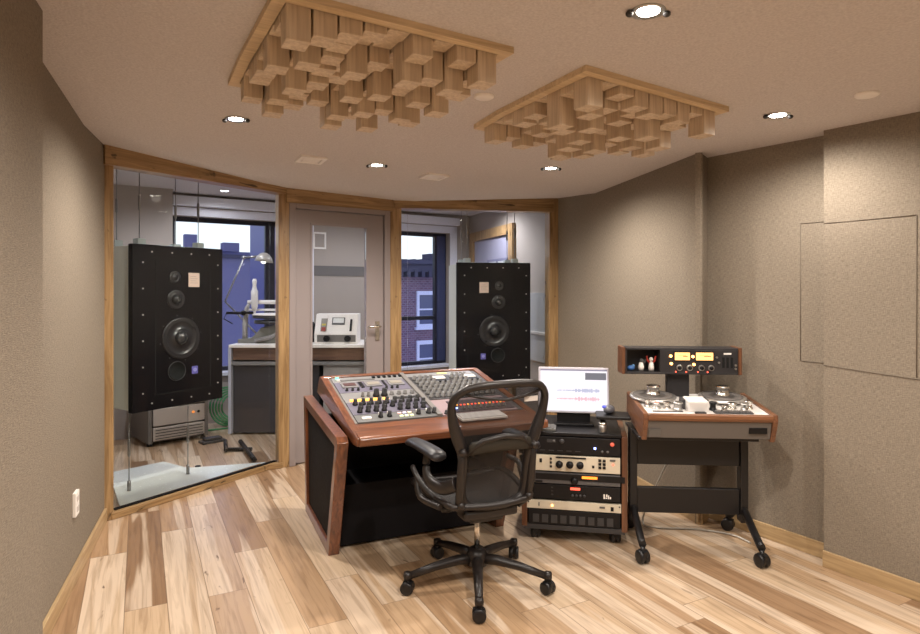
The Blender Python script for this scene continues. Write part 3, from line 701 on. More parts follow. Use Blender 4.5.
# white panel leaning on right side wall
wp=thing('wall_board','white board with corner screws on the wall right of the right loudspeaker','board',(ra.x,ra.y,0),RA)
MB().box(1.95,-.03,.70,2.45,-.005,1.42).build('board',plain('board',(.50,.50,.50),.4),wp,bevel=.004)
MB().box(1.8,-.05,.985,2.5,-.03,1.015).build('ledge',M_white,wp,bevel=.003)
for x,z in ((2.02,.76),(2.38,.76),(2.02,1.36),(2.38,1.36)): MB().cyl((x,-.03,z),.012,-.004,'y',10).build('screw',M_steel,wp)
# machine room lamps
for x,y,lb in ((-2.35,5.35,'small lit downlight in the machine room ceiling behind the left glass'),(-2.42,6.30,'small lit downlight deepest in the machine room ceiling, left of the window'),(-.95,6.75,'lit downlight in the machine room ceiling behind the door'),(.15,7.0,'lit downlight in the machine room ceiling above the right loudspeaker')):
    spotlight(x,y,lb,lens=M_lamp2,z=2.47,power=(55,14,26,50)[(-2.35,-2.42,-.95,.15).index(x)],col=(.90,.90,1),group='machine room downlights',nm='downlight')

# ------------------------------------------------------------------ mixing console
mc=thing('mixing_console','large mahogany mixing console with black panels in the middle of the floor','mixing console',(-.703,3.394,0),R(23.5))
CW=1.14
chk=[(-.38,.665),(-.38,.705),(-.17,.742),(.58,.893),(.625,.886),(.70,.775),(-.30,.658)]
for x0,x1 in ((.040,.082),(CW-.032,CW+.012)): MB().prism(chk,'x',x0,x1).build('cheek',M_mah_y,mc,bevel=.004)
MB().prism([(-.392,.664),(-.396,.70),(-.385,.712),(-.175,.735),(-.165,.70),(-.30,.664)],'x',.05,CW).build('arm_rail',M_mah_x,mc,bevel=.006)
MB().prism([(.555,.85),(.555,.890),(.58,.896),(.625,.888),(.625,.85)],'x',.05,CW).build('top_rail',M_mah_x,mc,bevel=.004)
MB().prism([(-.30,.662),(.68,.765),(.68,.775),(.62,.865),(.56,.865),(-.17,.710)],'x',.08,CW-.03).build('inner_case',M_black,mc)
for x0,x1 in ((-.035,.025),(CW-.16,CW-.10)):
    o_=[(.70,.0),(-.045,.0),(-.27,.662),(-.24,.690),(.775,.745)]; i_=[(.655,.06),(.005,.06),(-.20,.63),(-.195,.635),(.71,.685)]
    lg=MB(); lg.ring(o_,i_,'x',x0,x1); leg=lg.build('leg_frame',M_mah_z,mc,bevel=.004)
    MB().prism(i_,'x',(x0+x1)/2-.012,(x0+x1)/2+.012).build('side_panel',M_matte,leg)
MB().box(.025,.02,.015,CW-.16,.45,.355).build('lower_cabinet',M_matte,mc,bevel=.004)
MB().box(.025,.30,.355,CW-.16,.34,.70).build('modesty_panel',M_matte,mc)
# control panel modules
SA=math.atan2(.151,.75)
def module(name,x0,x1,t0,t1,mat,h=.012):
    t0*=1.11; t1*=1.11; o=MB().box(0,0,-.02,x1-x0,t1-t0,h).build(name,mat,mc,(x0,-.17+t0*math.cos(SA),.730+t0*math.sin(SA)),(SA,0,0),bevel=.002); return o
kp={}
def knob(mod,x,y,r,h,mat,cap=None,z=.012):
    y*=1.11
    key=(r,h,mat.name)
    if key not in kp: kp[key]=MB().lathe([(r*1.15,0),(r*1.1,h*.25),(r*.9,h*.3),(r*.8,h),(0,h)],12).build('knob',mat,mod,(x,y,z)); return kp[key]
    return dup(kp[key],mod,(x,y,z))
bt={}
def button(mod,x,y,w_,d_,mat,h=.006,z=.012,name='button'):
    y*=1.11
    key=(w_,d_,mat.name,name)
    if key not in bt: bt[key]=MB().box(-w_/2,-d_/2,0,w_/2,d_/2,h).build(name,mat,mod,(x,y,z)); return bt[key]
    return dup(bt[key],mod,(x,y,z))
module('side_rail',.082,.097,0,.66,M_grey,.006); module('bay_divider',.555,.585,0,.66,M_grey,.022); module('side_rail',1.072,1.108,0,.66,M_dgrey,.006)
LX0,LX1=.097,.555
# left bay, front to back
a=module('monitor_panel',LX0,LX1,.00,.09,M_gpanel)
button(a,.06,.04,.05,.025,M_offw,name='label_plate')
for x in (.14,.19,.36,.42,.455): knob(a,x,.045,.013,.03,M_black); 
for x in (.142,.192,.362,.422): button(a,x,.075,.012,.012,M_offw,.012)
for i,(x,mt) in enumerate(((.255,M_red),(.285,M_blue),(.315,M_amber))): button(a,x,.068,.020,.014,plain('lit button %d'%i,(.75,.6,.6),.4,emit=.5,ecol=((.9,.3,.25),(.35,.4,1),(1,.75,.3))[i]))
for i,x in enumerate((.255,.285,.315)): button(a,x,.030,.020,.016,plain('pale button %d'%i,(.7,.75,.5),.4,emit=.5,ecol=((.75,.9,.55),(.9,.95,.6),(.8,.9,.5))[i]))
a=module('equaliser',LX0,LX1,.095,.255,M_lav)
for j,y in enumerate((.03,.08,.13)):
    for i in range(9):
        if (i+j)%5==4 and j==0: continue
        knob(a,.045+i*.047+(.018 if j==1 else 0),y,.0145,.034,M_black)
button(a,.24,.145,.020,.02,M_blue,.004,name='indicator')
a=module('compressor',LX0,LX1,.26,.40,M_silver)
button(a,.115,.018,.17,.022,M_amber,.006,name='lit_strip'); button(a,.245,.018,.035,.022,M_amber,.006,name='lit_strip')
for x in (.12,.155): knob(a,x,.075,.010,.028,M_knobg)
for x in (.20,.25): knob(a,x,.065,.019,.045,M_black)
for x in (.30,.345,.385,.43): knob(a,x,.075,.013,.02,M_knobg)
button(a,.385,.018,.19,.03,M_black,.002,name='dark_strip')
a=module('level_meter_unit',LX0,LX1,.405,.57,M_lav)
for x,mt in ((.085,'dark'),(.235,'pale'),(.385,'pale')):
    button(a,x,.105,.10,.085,M_silver,.007,name='meter_frame')
    button(a,x,.105,.075,.045,plain('vu '+mt+str(x),(.10,.05,.05) if mt=='dark' else (.30,.27,.23),.3),.010,name='meter')
for x in (.155,.165,.31): button(a,x,.105,.012,.10,M_black,.006)
for x in (.05,.085,.12,.30,.335,.37,.20): knob(a,x,.028,.009,.018,M_black)
a=module('patch_strip',LX0,LX1,.575,.65,M_silver)
button(a,.16,.02,.22,.02,M_gpanel,.003,name='label_plate')
for i in range(6): button(a,.27+i*.036,.045,.018,.026,M_black,.010)
for y in (.02,.055): button(a,.035,y,.02,.014,M_green if y>.03 else M_offw,.01,name='indicator' if y>.03 else 'switch')
# white jack column at the far left
for i in range(7): 
    pass
# right bay
RX0,RX1=.589,1.068
a=module('label_strip',RX0,RX1,.595,.65,M_silver); button(a,.26,.03,.07,.022,plain('yellow label',(.62,.66,.28),.5),.004,name='label_plate')
for x in (.34,.37,.40,.43): button(a,x,.03,.016,.016,M_grey,.004)
a=module('summing_mixer',RX0,RX1,.22,.59,M_dgrey)
for i in range(12):
    for j in range(6):
        x=.03+i*.038; y=.03+j*.058
        if j>=4 and (4<=i<=6 or i>=10): continue
        knob(a,x,y,.0135,.028,M_knobg)
for x in (.20,.42): button(a,x,.30,.10,.09,M_black,.008,name='meter_frame'); button(a,x,.315,.085,.05,plain('white meter %s'%x,(.75,.72,.66),.4),.011,name='meter')
a=module('sequencer_panel',RX0,RX1,.0,.21,M_pink)
b_=MB().box(.09,.02,.012,.47,.19,.016).build('dark_field',plain('dark field',(.05,.03,.035),.5),a)
for i in range(14): button(a,.13+i*.024,.10,.010,.010,M_red if i%3 else M_amber,.006,.016,name='indicator')
for x,y in ((.12,.15),(.14,.15),(.11,.06)): button(a,x,y,.011,.011,M_blue,.006,.016,name='indicator')
for i in range(8): knob(a,.15+i*.038,.05,.010,.018,M_knobg,z=.016)
knob(a,.025,.015,.012,.02,M_black)
kb=thing('computer_keyboard','white computer keyboard on the console arm rail, seen through the chair mesh','keyboard',(-.703+.917*.78+.3987*.27,3.394+.3987*.78-.917*.27,.735),R(23.5))
MB().box(-.14,-.055,0,.14,.055,.012).build('case',M_offw,kb,bevel=.003)
kk=MB()
for i in range(14):
    for j in range(5): kk.box(-.132+i*.019,-.048+j*.0195,.012,-.116+i*.019,-.032+j*.0195,.017)
kk.build('keys',M_white,kb)
kb.rotation_euler=(R(6),0,R(23.5)); kb.location.z=.734

# ------------------------------------------------------------------ equipment rack
rk=thing('equipment_rack','wheeled walnut equipment rack of audio units between the console and tape machine','equipment rack',(.879,3.459,0),R(-10.6))
for x0,x1 in ((-.53,-.498),(.032,.064)): MB().prism([(-.005,.085),(-.005,.622),(.10,.635),(.50,.635),(.50,.085)],'x',x0,x1).build('side_panel',M_wal_z,rk,bevel=.004)
MB().box(-.498,.02,.09,.032,.48,.615).build('case',M_matte,rk)
MB().box(-.498,.0,.613,.032,.50,.632).build('top_panel',M_black,rk,bevel=.003)
MB().box(-.515,.0,.07,.05,.50,.10).build('base',M_dgrey,rk,bevel=.003)
def caster(parent,x,y,name='caster',r=.036,ang=0,zt=.10):
    Mz=Matrix.Translation((x,y,0))@Matrix.Rotation(ang,4,'Z')
    b_=MB()
    for s in (-1,1): b_.lathe([(r*.45,-.011),(r*.9,-.011),(r,-.007),(r,.007),(r*.9,.011),(r*.45,.011)],22,Mz@Matrix.Translation((s*.0155,0,r))@Matrix.Rotation(PI/2,4,'Y'))
    b_.lathe([(.012,r),(.012,zt)],10,Mz); b_.box(-.012,-r*.9,r*.75,.012,r*.6,r*1.9,Mz)
    return b_.build(name,M_plast,parent)
for x,y in ((-.455,.07),(.0,.07),(-.455,.43),(.0,.43)): caster(rk,x,y,zt=.08,r=.036,ang=R(12))
def unit(name,z0,z1,mat,x0=-.490,x1=.024): return MB().box(x0,-.006,z0,x1,.05,z1).build(name,mat,rk,bevel=.002)
def rknob(p,x,z,r,h,mat,name='knob'): return MB().lathe([(r,0),(r*.95,h*.5),(r*.8,h),(0,h)],16,Matrix.Translation((x,-.006,z))@Matrix.Rotation(PI/2,4,'X')).build(name,mat,p)
def rbtn(p,x,z,w_,h_,mat,name='button',d=.004): return MB().box(x-w_/2,-.006-d,z-h_/2,x+w_/2,-.005,z+h_/2).build(name,mat,p)
a=unit('audio_interface',.512,.608,M_black); rbtn(a,-.36,.585,.05,.018,M_dgrey,'display'); rknob(a,-.30,.585,.014,.014,M_dgrey); rknob(a,-.345,.585,.008,.01,M_knobg)
rbtn(a,-.115,.552,.010,.010,M_blue,'indicator'); rknob(a,-.02,.578,.012,.010,plain('red button',(.6,.1,.06),.4,emit=.6),'button')
for x in (-.075,-.045): rknob(a,x,.535,.007,.008,M_knobg)
for k in range(6): rbtn(a,-.46+k*.05,.530,.03,.004,M_dgrey,'slot')
a=unit('monitor_controller',.412,.502,M_cream)
for x in (-.315,-.255,-.198): rknob(a,x,.452,.021,.022,M_black)
rbtn(a,-.25,.492,.17,.008,M_black,'slot'); rbtn(a,-.42,.470,.014,.022,M_black,'switch')
for k in range(3): rbtn(a,-.362,.482-.022*k,.012,.012,M_black)
for i in range(2):
    for k in range(3): rbtn(a,-.088+.024*i,.484-.020*k,.016,.014,M_black)
rbtn(a,-.125,.447,.012,.014,M_black); rbtn(a,-.015,.465,.008,.008,M_red,'indicator'); rbtn(a,-.018,.488,.03,.010,M_knobg,'label_plate')
a=unit('tuner',.340,.402,plain('tuner grey',(.11,.105,.11),.35)); rbtn(a,-.20,.380,.56-.06,.035,M_black,'display',.003); rbtn(a,-.145,.384,.085,.014,plain('orange digits',(.9,.25,.03),.4,emit=1.6,ecol=(1,.25,.03)),'readout',.0045); rknob(a,-.23,.360,.022,.016,M_black)
for k in range(5): rbtn(a,-.15+k*.035,.352,.024,.007,M_knobg)
rbtn(a,-.43,.350,.04,.010,M_black,'slot')
a=unit('power_amplifier',.252,.334,M_black); rbtn(a,-.225,.316,.055,.013,plain('red display',(.9,.1,.05),.4,emit=1.6,ecol=(1,.12,.07)),'readout'); 
lg=MB()
for k,(x,z,w_,h_) in enumerate(((-.064,.282,.008,.026),(-.050,.288,.008,.014),(-.040,.280,.007,.020),(-.030,.276,.008,.012),(-.052,.274,.010,.006))): lg.box(x-w_/2,-.008,z-h_/2,x+w_/2,-.005,z+h_/2)
lg.build('logo',M_offw,a)
for k in range(4): rknob(a,-.24+k*.022,.278,.008,.008,M_dgrey)
for k in range(3): rbtn(a,-.355,.318-.02*k,.012,.006,M_dgrey)
a=unit('cream_unit',.192,.240,M_cream,-.50,.030); rbtn(a,-.355,.214,.010,.010,M_orange,'indicator'); rbtn(a,-.02,.214,.016,.022,M_black,'switch'); rbtn(a,-.075,.220,.03,.010,M_knobg,'label_plate'); rbtn(a,-.43,.218,.006,.02,M_knobg,'switch')
for x in (-.49,.02): rbtn(a,x,.228,.008,.006,M_dgrey,'screw')
a=unit('vent_panel',.105,.186,M_black)
g=MB()
for k in range(9): g.box(-.465+k*.052,-.010,.115,-.430+k*.052,-.005,.160)
g.build('grille',M_dgrey,a)
# monitor and rack-top things, in rack axes
RKu=Vector((math.cos(R(-10.6)),math.sin(R(-10.6)))); RKv=Vector((-RKu.y,RKu.x))
def rkp(x,y,z): p=Vector((.879,3.459))+RKu*x+RKv*y; return (p.x,p.y,z)
mo=thing('computer_monitor','white framed computer monitor with two waveforms on screen on top of the rack','monitor',rkp(-.235,.24,.633),R(-8))
MB().box(-.12,-.06,0,.12,.08,.014).build('base',M_black,mo,bevel=.003)
MB().box(-.10,.0,.0,.10,.035,.16).build('stand',M_black,mo,bevel=.004)
tl=R(-9)
mp=MB().box(-.212,-.004,0,.212,.026,.275).build('housing',plain('monitor frame',(.62,.60,.66),.4),mo,(0,-.025,.072),(tl,0,R(0)),bevel=.006)
MB().box(-.200,-.0065,.012,.200,-.003,.262).build('screen',plain('screen white',(.05,.05,.05),.3,emit=.93,ecol=(.98,.93,1)),mp)
wv=MB()
rs=random.Random(3)
for (zz,amp) in ((.135,1),):
    for k in range(44): 
        hh=(.003+.010*rs.random())*(1 if k>18 else .35); wv.box(-.10+k*.0058,-.0075,zz-hh,-.0965+k*.0058,-.006,zz+hh)
wv.build('waveform',plain('wave blue',(.03,.03,.05),.4,emit=.5,ecol=(.45,.55,.95)),mp)
wv=MB()
for k in range(44):
    hh=(.003+.010*rs.random())*(1 if k>18 else .35); wv.box(-.10+k*.0058,-.0075,.085-hh,-.0965+k*.0058,-.006,.085+hh)
wv.build('waveform',plain('wave red',(.05,.03,.03),.4,emit=.7,ecol=(.98,.35,.45)),mp)
MB().box(.07,-.0075,.20,.195,-.006,.242).build('window_pane',plain('ui grey',(.03,.03,.036),.4,emit=.28,ecol=(.5,.5,.6)),mp)
MB().box(-.20,-.0075,.253,.20,-.006,.262).build('title_bar',plain('ui bar',(.2,.2,.3),.4,emit=.2,ecol=(.35,.35,.5)),mp)
mt=thing('mouse_tray','black raised mouse tray at the right front of the rack top','tray',rkp(-.02,.10,.633),R(-10.6))
MB().box(-.085,-.07,.075,.105,.10,.095).build('tray',M_black,mt,bevel=.006); MB().box(-.06,.02,0,-.03,.08,.076).build('support',M_black,mt)
ms=thing('computer_mouse','shiny dark computer mouse on the black tray right of the monitor','mouse',rkp(-.03,.12,.727),R(-30))
MB().sphere((0,0,.0),.042,(.75,1.25,.62),18).build('body',plain('mouse grey',(.10,.10,.115),.2,spec=.8),ms); MB().sphere((-.02,-.03,.018),.014,(1,1,.7),10).build('ball',plain('mouse ball',(.08,.1,.6),.2,emit=.3,ecol=(.15,.2,1)),ms)
ms.location.z=.727+.026
jr=thing('metal_jar','small steel jar at the front right of the rack top','jar',rkp(-.07,.045,.633),0)
MB().lathe([(.021,0),(.022,.005),(.022,.04),(.018,.045),(0,.045)],18).build('body',M_steel,jr); MB().lathe([(.023,0),(.023,.012),(0,.014)],18,Matrix.Translation((0,0,.045))).build('lid',M_chrome,jr)
kd=thing('silver_keypad','silver keypad on the left of the rack top beside the monitor stand','keypad',rkp(-.405,.07,.633),R(-10.6))
MB().box(-.07,-.06,0,.07,.06,.016).build('case',M_gpanel,kd,bevel=.003)
k_=MB()
for i in range(5):
    for j in range(3): k_.box(-.06+i*.025,-.05+j*.034,.016,-.04+i*.025,-.024+j*.034,.022)
k_.build('keys',M_knobg,kd)

# ------------------------------------------------------------------ tape machine
tp=thing('tape_machine','reel tape machine in walnut and grey on a black wheeled stand by the right wall','tape machine',(.961,3.256,0),R(-4.5))
DX0,DX1,DY0,DY1,DZ=.018,.700,.0,.47,.782
MB().box(DX0+.02,DY0+.03,.655,DX1-.02,DY1,DZ-.006).build('body',plain('machine taupe',(.15,.135,.125),.5),tp,bevel=.004)
for x0,x1 in ((DX0-.004,DX0+.022),(DX1-.022,DX1+.004)): MB().prism([(.03,.640),(-.004,.760),(.004,.795),(DY1,.795),(DY1,.655)],'x',x0,x1).build('side_panel',M_wal_y,tp,bevel=.004)
MB().prism([(.0,.755),(-.008,.772),(-.004,.792),(.022,.792),(.022,.755)],'x',DX0+.02,DX1-.02).build('front_rail',M_wal_x,tp,bevel=.004)
fa=MB().prism([(.030,.655),(.012,.752),(.034,.752),(.05,.655)],'x',DX0+.022,DX1-.022).build('fascia',plain('fascia grey',(.135,.12,.11),.45),tp,bevel=.002)
MB().box(DX1-.135,.012,.690,DX1-.045,.03,.720).build('badge_recess',M_black,fa)
MB().box(DX0+.03,.012,.665,DX0+.09,.03,.705).build('cover_plate',plain('cover grey',(.12,.11,.10),.45),fa)
MB().box(DX0+.022,.02,DZ-.008,DX1-.022,DY1,DZ+.002).build('deck_plate',M_white,tp,bevel=.002)
for cx_,nm in ((.135,'l'),(.525,'r')):
    r_=MB().lathe([(.128,0),(.13,.006),(.13,.012),(.10,.016),(.05,.016),(.05,.012),(0,.012)],40,Matrix.Translation((cx_,.32,DZ+.016))).build('reel_table',plain('platter '+nm,(.60,.58,.56),.3,.7),tp)
    MB().lathe([(.04,0),(.04,.018),(.034,.022),(.034,.05),(.040,.054),(.040,.060),(.02,.066),(0,.066)],24,Matrix.Translation((cx_,.32,DZ+.028))).build('hub',M_chrome,r_)
    MB().lathe([(.112,0),(.112,.002),(.07,.002),(.07,0)],40,Matrix.Translation((cx_,.32,DZ+.0325))).build('reel_ring',M_grey,r_)
    MB().cyl((cx_,.32,DZ),.04,.017,n=20).build('spindle',M_dgrey,r_)
hb=MB().box(.265,.07,DZ,.375,.19,DZ+.062).build('head_block',M_white,tp,bevel=.008)
MB().box(.25,.13,DZ,.268,.20,DZ+.055).build('side_guard',M_dgrey,hb); MB().box(.372,.13,DZ,.39,.20,DZ+.055).build('side_guard',M_dgrey,hb)
for x,y,r_,h_,mt in ((.07,.23,.016,.04,M_chrome),(.115,.20,.024,.03,M_steel),(.17,.20,.022,.035,M_chrome),(.22,.16,.026,.045,M_steel),(.41,.17,.020,.045,M_black),(.46,.13,.02,.035,M_chrome),(.52,.20,.024,.035,M_chrome),(.575,.17,.02,.04,M_steel),(.61,.21,.022,.045,M_chrome)):
    MB().lathe([(r_,0),(r_,h_*.2),(r_*.75,h_*.25),(r_*.75,h_*.8),(r_,h_*.85),(r_,h_),(0,h_)],18,Matrix.Translation((x,y*.8-.015,DZ+.002))).build('tape_roller',mt,tp)
MB().cyl((.115,.145,DZ+.032),.008,.004,n=10).build('indicator',M_red,tp)
cp=MB().box(.40,.05,DZ,.60,.095,DZ+.010).build('transport_panel',M_dgrey,tp,bevel=.003)
for k in range(6): MB().box(.412+k*.031,.06,DZ+.010,.436+k*.031,.085,DZ+.016).build('button',M_grey,cp)
MB().box(.08,.075,DZ,.24,.085,DZ+.006).build('ruler_strip',M_dgrey,tp)
MB().cyl((.325,.055,DZ),.03,.008,n=24).build('cue_knob',M_black,tp)
# tip the deck back a little about its front edge
TR=Matrix.Rotation(R(5),4,'X'); pv=Vector((0,0,.775))
for o in tp.children:
    o.location=pv-TR@pv; o.rotation_euler=(R(5),0,0)
# meter bridge
zb0,zb1=.959,1.1125; y0=.33
KX=lambda x: -.04+(x-.005)*.7816
X0,X1=KX(.03),KX(.85); XC=KX(.285)
bx=MB(); bx.box(X0,y0+.13,zb0,X1,y0+.14,zb1); bx.box(X0,y0,zb0,X1,y0+.135,zb0+.013); bx.box(X0,y0,zb1-.012,X1,y0+.135,zb1); bx.box(XC,y0,zb0+.01,X1,y0+.132,zb1-.01); bx.box(X0,y0,zb0,X0+.011,y0+.135,zb1)
bg_=bx.build('meter_bridge',plain('bridge black',(.022,.02,.022),.45),tp,bevel=.003)
for x0,x1 in ((KX(.005),X0),(X1,KX(.875))): MB().prism([(y0-.006,zb0),(y0-.006,zb1+.004),(y0+.14,zb1+.004),(y0+.145,zb0-.004)],'x',x0,x1).build('end_cap',M_wal_z,bg_,bevel=.004)
for x0,x1 in ((KX(.392),KX(.500)),(KX(.545),KX(.668))):
    MB().box(x0-.006,y0-.003,1.037,x1+.006,y0+.004,1.094).build('meter_frame',M_black,bg_)
    MB().box(x0,y0-.005,1.043,x1,y0,1.087).build('meter',M_meter,bg_)
    q=MB(); q.box(x0+.045,y0-.0062,1.063,x1-.012,y0-.004,1.067); q.box(x0+.02,y0-.0062,1.070,x1-.02,y0-.004,1.0715); q.build('needle',plain('needle',(.1,.05,.02),.5),bg_)
for x in map(KX,(.425,.500,.585,.655)):
    MB().lathe([(.018,0),(.017,.008),(.012,.009),(.012,.003),(0,.003)],20,Matrix.Translation((x,y0,.998))@Matrix.Rotation(PI/2,4,'X')).build('knob_skirt',M_steel,bg_)
    MB().lathe([(.011,0),(.010,.016),(0,.016)],16,Matrix.Translation((x,y0,.998))@Matrix.Rotation(PI/2,4,'X')).build('knob',M_black,bg_)
    MB().cyl((x-.020,y0,.975),.004,-.003,'y',8).build('indicator',M_red,bg_)
for x,z in ((.362,1.066),(.366,1.022),(.523,1.064),(.530,1.018)): MB().cyl((KX(x),y0,z),.008,-.006,'y',12).build('indicator',M_orange,bg_)
MB().box(KX(.745),y0-.002,1.076,KX(.80),y0+.002,1.086).build('name_plate',M_offw,bg_)
for k in range(3): MB().box(KX(.735+k*.03),y0-.002,1.0,KX(.752+k*.03),y0+.002,1.06).build('slider_slot',M_hole,bg_)
for x,z in ((.695,1.06),(.71,1.03),(.83,1.015),(.83,.995)): MB().cyl((KX(x),y0,z),.006,-.008,'y',10).build('toggle',M_steel,bg_)
MB().box(.235,y0+.07,DZ+.02,.365,y0+.11,zb0+.004).build('bridge_post',plain('post black',(.02,.018,.02),.45),tp,bevel=.003)
# stand
for x0,x1 in ((-.012,.03),(.600,.642)):
    st=MB().box(x0,.235,.14,x1,.30,.66).build('upright',M_plast,tp,bevel=.004)
    xm=(x0+x1)/2
    MB().tube([(xm,.0,.098),(xm,.03,.105),(xm,.23,.205),(xm,.27,.21),(xm,.31,.205),(xm,.47,.105),(xm,.50,.098)],.024,8,flat=(.85,1)).build('foot',M_plast,st)
    caster(st,xm,.0,zt=.09,r=.036,ang=R(20)); caster(st,xm+(.035 if x0<0 else 0),.50,zt=.09,r=.036,ang=R(60))
MB().box(.03,.25,.455,.600,.28,.600).build('cross_bar',M_plast,tp,bevel=.004); MB().box(.03,.25,.180,.600,.28,.325).build('cross_bar',M_plast,tp,bevel=.004)
MB().box(.0,.06,.640,.63,.44,.656).build('top_plate',M_plast,tp,bevel=.003)
# toys in the cubby
TPu=Vector((math.cos(R(-4.5)),math.sin(R(-4.5)))); TPv=Vector((-TPu.y,TPu.x))
def tpp(x,y,z): p=Vector((.961,3.256))+TPu*x+TPv*y; return (p.x,p.y,z)
zf=zb0+.015
f1=thing('toy_figurine','small blue toy lump in the cubby of the meter bridge','figurine',tpp(KX(.085),y0+.05,zf+.001),0,'toys in the meter bridge cubby')
MB().sphere((0,0,.014),.02,(1.1,.8,.75),14).build('body',plain('toy blue',(.06,.16,.42),.4),f1); MB().sphere((.012,-.004,.026),.010,n=10).build('head',plain('toy light blue',(.1,.25,.5),.4),f1)
f2=thing('toy_figurine','small white and grey standing toy figure in the middle of the cubby','figurine',tpp(KX(.16),y0+.05,zf+.001),0,'toys in the meter bridge cubby')
b_=MB(); b_.lathe([(.014,0),(.018,.02),(.012,.045),(0,.05)],12); b_.build('body',M_offw,f2); MB().sphere((0.004,0,.058),.012,n=12).build('head',M_gpanel,f2); MB().tube([(.008,0,.04),(.024,0,.05),(.026,0,.065)],.005,6).build('arm',M_gpanel,f2)
f3=thing('toy_figurine','small white toy figure with raised red arms at the right of the cubby','figurine',tpp(KX(.235),y0+.05,zf+.001),0,'toys in the meter bridge cubby')
MB().lathe([(.016,0),(.017,.02),(.012,.05),(0,.055)],12).build('body',M_offw,f3); MB().sphere((0,0,.066),.013,n=12).build('head',M_offw,f3)
for s in (-1,1): MB().tube([(s*.01,0,.045),(s*.022,0,.06),(s*.027,0,.085)],.006,6).build('arm',plain('toy red',(.55,.05,.03),.4),f3)
# white cable behind the bars
cbw=MB(); 
def bez(p,n=24):
    out=[]
    for i in range(n+1):
        t=i/n*(len(p)-1); k=min(int(t),len(p)-2); u=t-k
        P=[Vector(p[max(0,min(len(p)-1,k+d))]) for d in (-1,0,1,2)]
        out.append(.5*((2*P[1])+(-P[0]+P[2])*u+(2*P[0]-5*P[1]+4*P[2]-P[3])*u*u+(-P[0]+3*P[1]-3*P[2]+P[3])*u**3))
    return out
cbw.tube(bez([(1.37,3.86,.66),(1.33,3.85,.45),(1.25,3.83,.28),(1.17,3.82,.12),(1.13,3.78,.008),(1.22,3.72,.006),(1.42,3.70,.006),(1.60,3.62,.006),(1.66,3.50,.006)],40),.0055,6)
o=cbw.build('power_cable',plain('white cable',(.62,.58,.52),.5)); tag(o,'thin pale cable hanging behind the tape machine stand onto the floor','cable')

# ------------------------------------------------------------------ chair
ch=thing('office_chair','dark mesh back swivel chair on five casters in front of the console','chair',(.084,3.034,0),R(23.5))
for k in range(5):
    a=R(-90-23.5+72*k); d=Vector((math.cos(a),math.sin(a),0)); e=d*.352
    lg=MB(); lg.tube([d*.02+Vector((0,0,.125)),d*.10+Vector((0,0,.128)),d*.22+Vector((0,0,.112)),e*.97+Vector((0,0,.085))],[.030,.028,.023,.019],8,flat=(.95,.9)); lg.lathe([(.019,.07),(.021,.085),(.019,.102),(0,.106)],12,Matrix.Translation(e))
    l_=lg.build('base_leg',M_char,ch)
    cs=caster(l_,e.x,e.y,r=.031,ang=a+R(60*k),zt=.075)
MB().lathe([(.050,.095),(.052,.15),(.036,.175),(0,.175)],20).build('base_hub',M_char,ch)
MB().lathe([(.014,.17),(.014,.36),(0,.36)],16).build('gas_lift',M_chrome,ch)
m_=MB(); m_.box(-.09,-.12,.34,.09,.14,.41); m_.box(-.14,-.17,.375,.14,-.06,.425); m_.build('tilt_mechanism',M_char,ch,bevel=.015)
for s in (-1,):
    MB().lathe([(.02,0),(.022,.02),(.016,.05),(0,.052)],14,Matrix.Translation((-.13,.02,.385))@Matrix.Rotation(-PI/2,4,'Y')).build('tilt_knob',M_plast,ch)
# seat
so=[(-.20,-.17,.455),(-.235,-.02,.462),(-.255,.14,.475),(-.25,.24,.47),(-.20,.285,.452),(0,.295,.440),(.20,.285,.452),(.25,.24,.47),(.255,.14,.475),(.235,-.02,.462),(.20,-.17,.455),(0,-.19,.445)]
so=bez(so+[so[0]],48)[:-1]
MB().tube(so,.016,8,closed=True).build('seat_frame',M_char,ch)
sb=MB(); bm=sb.bm; c0=bm.verts.new((0,.05,.432)); rings=[]
for k in (.35,.7,.97): rings.append([bm.verts.new((p.x*k,.05+(p.y-.05)*k,.432+(p.z-.432)*k*k)) for p in so])
n=len(so)
for i in range(n):
    bm.faces.new((c0,rings[0][i],rings[0][(i+1)%n])).smooth=True
    for a_,b_ in zip(rings,rings[1:]): bm.faces.new((a_[i],b_[i],b_[(i+1)%n],a_[(i+1)%n])).smooth=True
sb.build('seat_mesh',meshcloth('seat weave',(.03,.027,.026),.8),ch)
# back
def yb(x,z): return -.175-.13*max(0,(z-.44)/.59)**1.2+.9*x*x*1.1
half=[(0,1.028),(.10,1.024),(.185,1.008),(.232,.965),(.240,.915),(.226,.845),(.202,.775),(.180,.715),(.170,.66),(.168,.58),(.163,.50),(.140,.455),(.07,.440),(0,.437)]
OFF=.012
out=[(x,z) for x,z in half]+[(-x,z) for x,z in half[-2:0:-1]]
op=[Vector((x+OFF,yb(x,z),z)) for x,z in out]; op=bez(list(op)+[op[0]],72)[:-1]
rad=[]
for p in op:
    z=p.z; rad.append(.018+.011*math.exp(-((z-.78)/.10)**2)*(1 if abs(p.x)>.1 else 0)+(.003 if z<.7 and abs(p.x)>.1 else 0))
MB().tube(op,rad,10,closed=True,up=(0,1,0)).build('back_frame',M_char,ch)
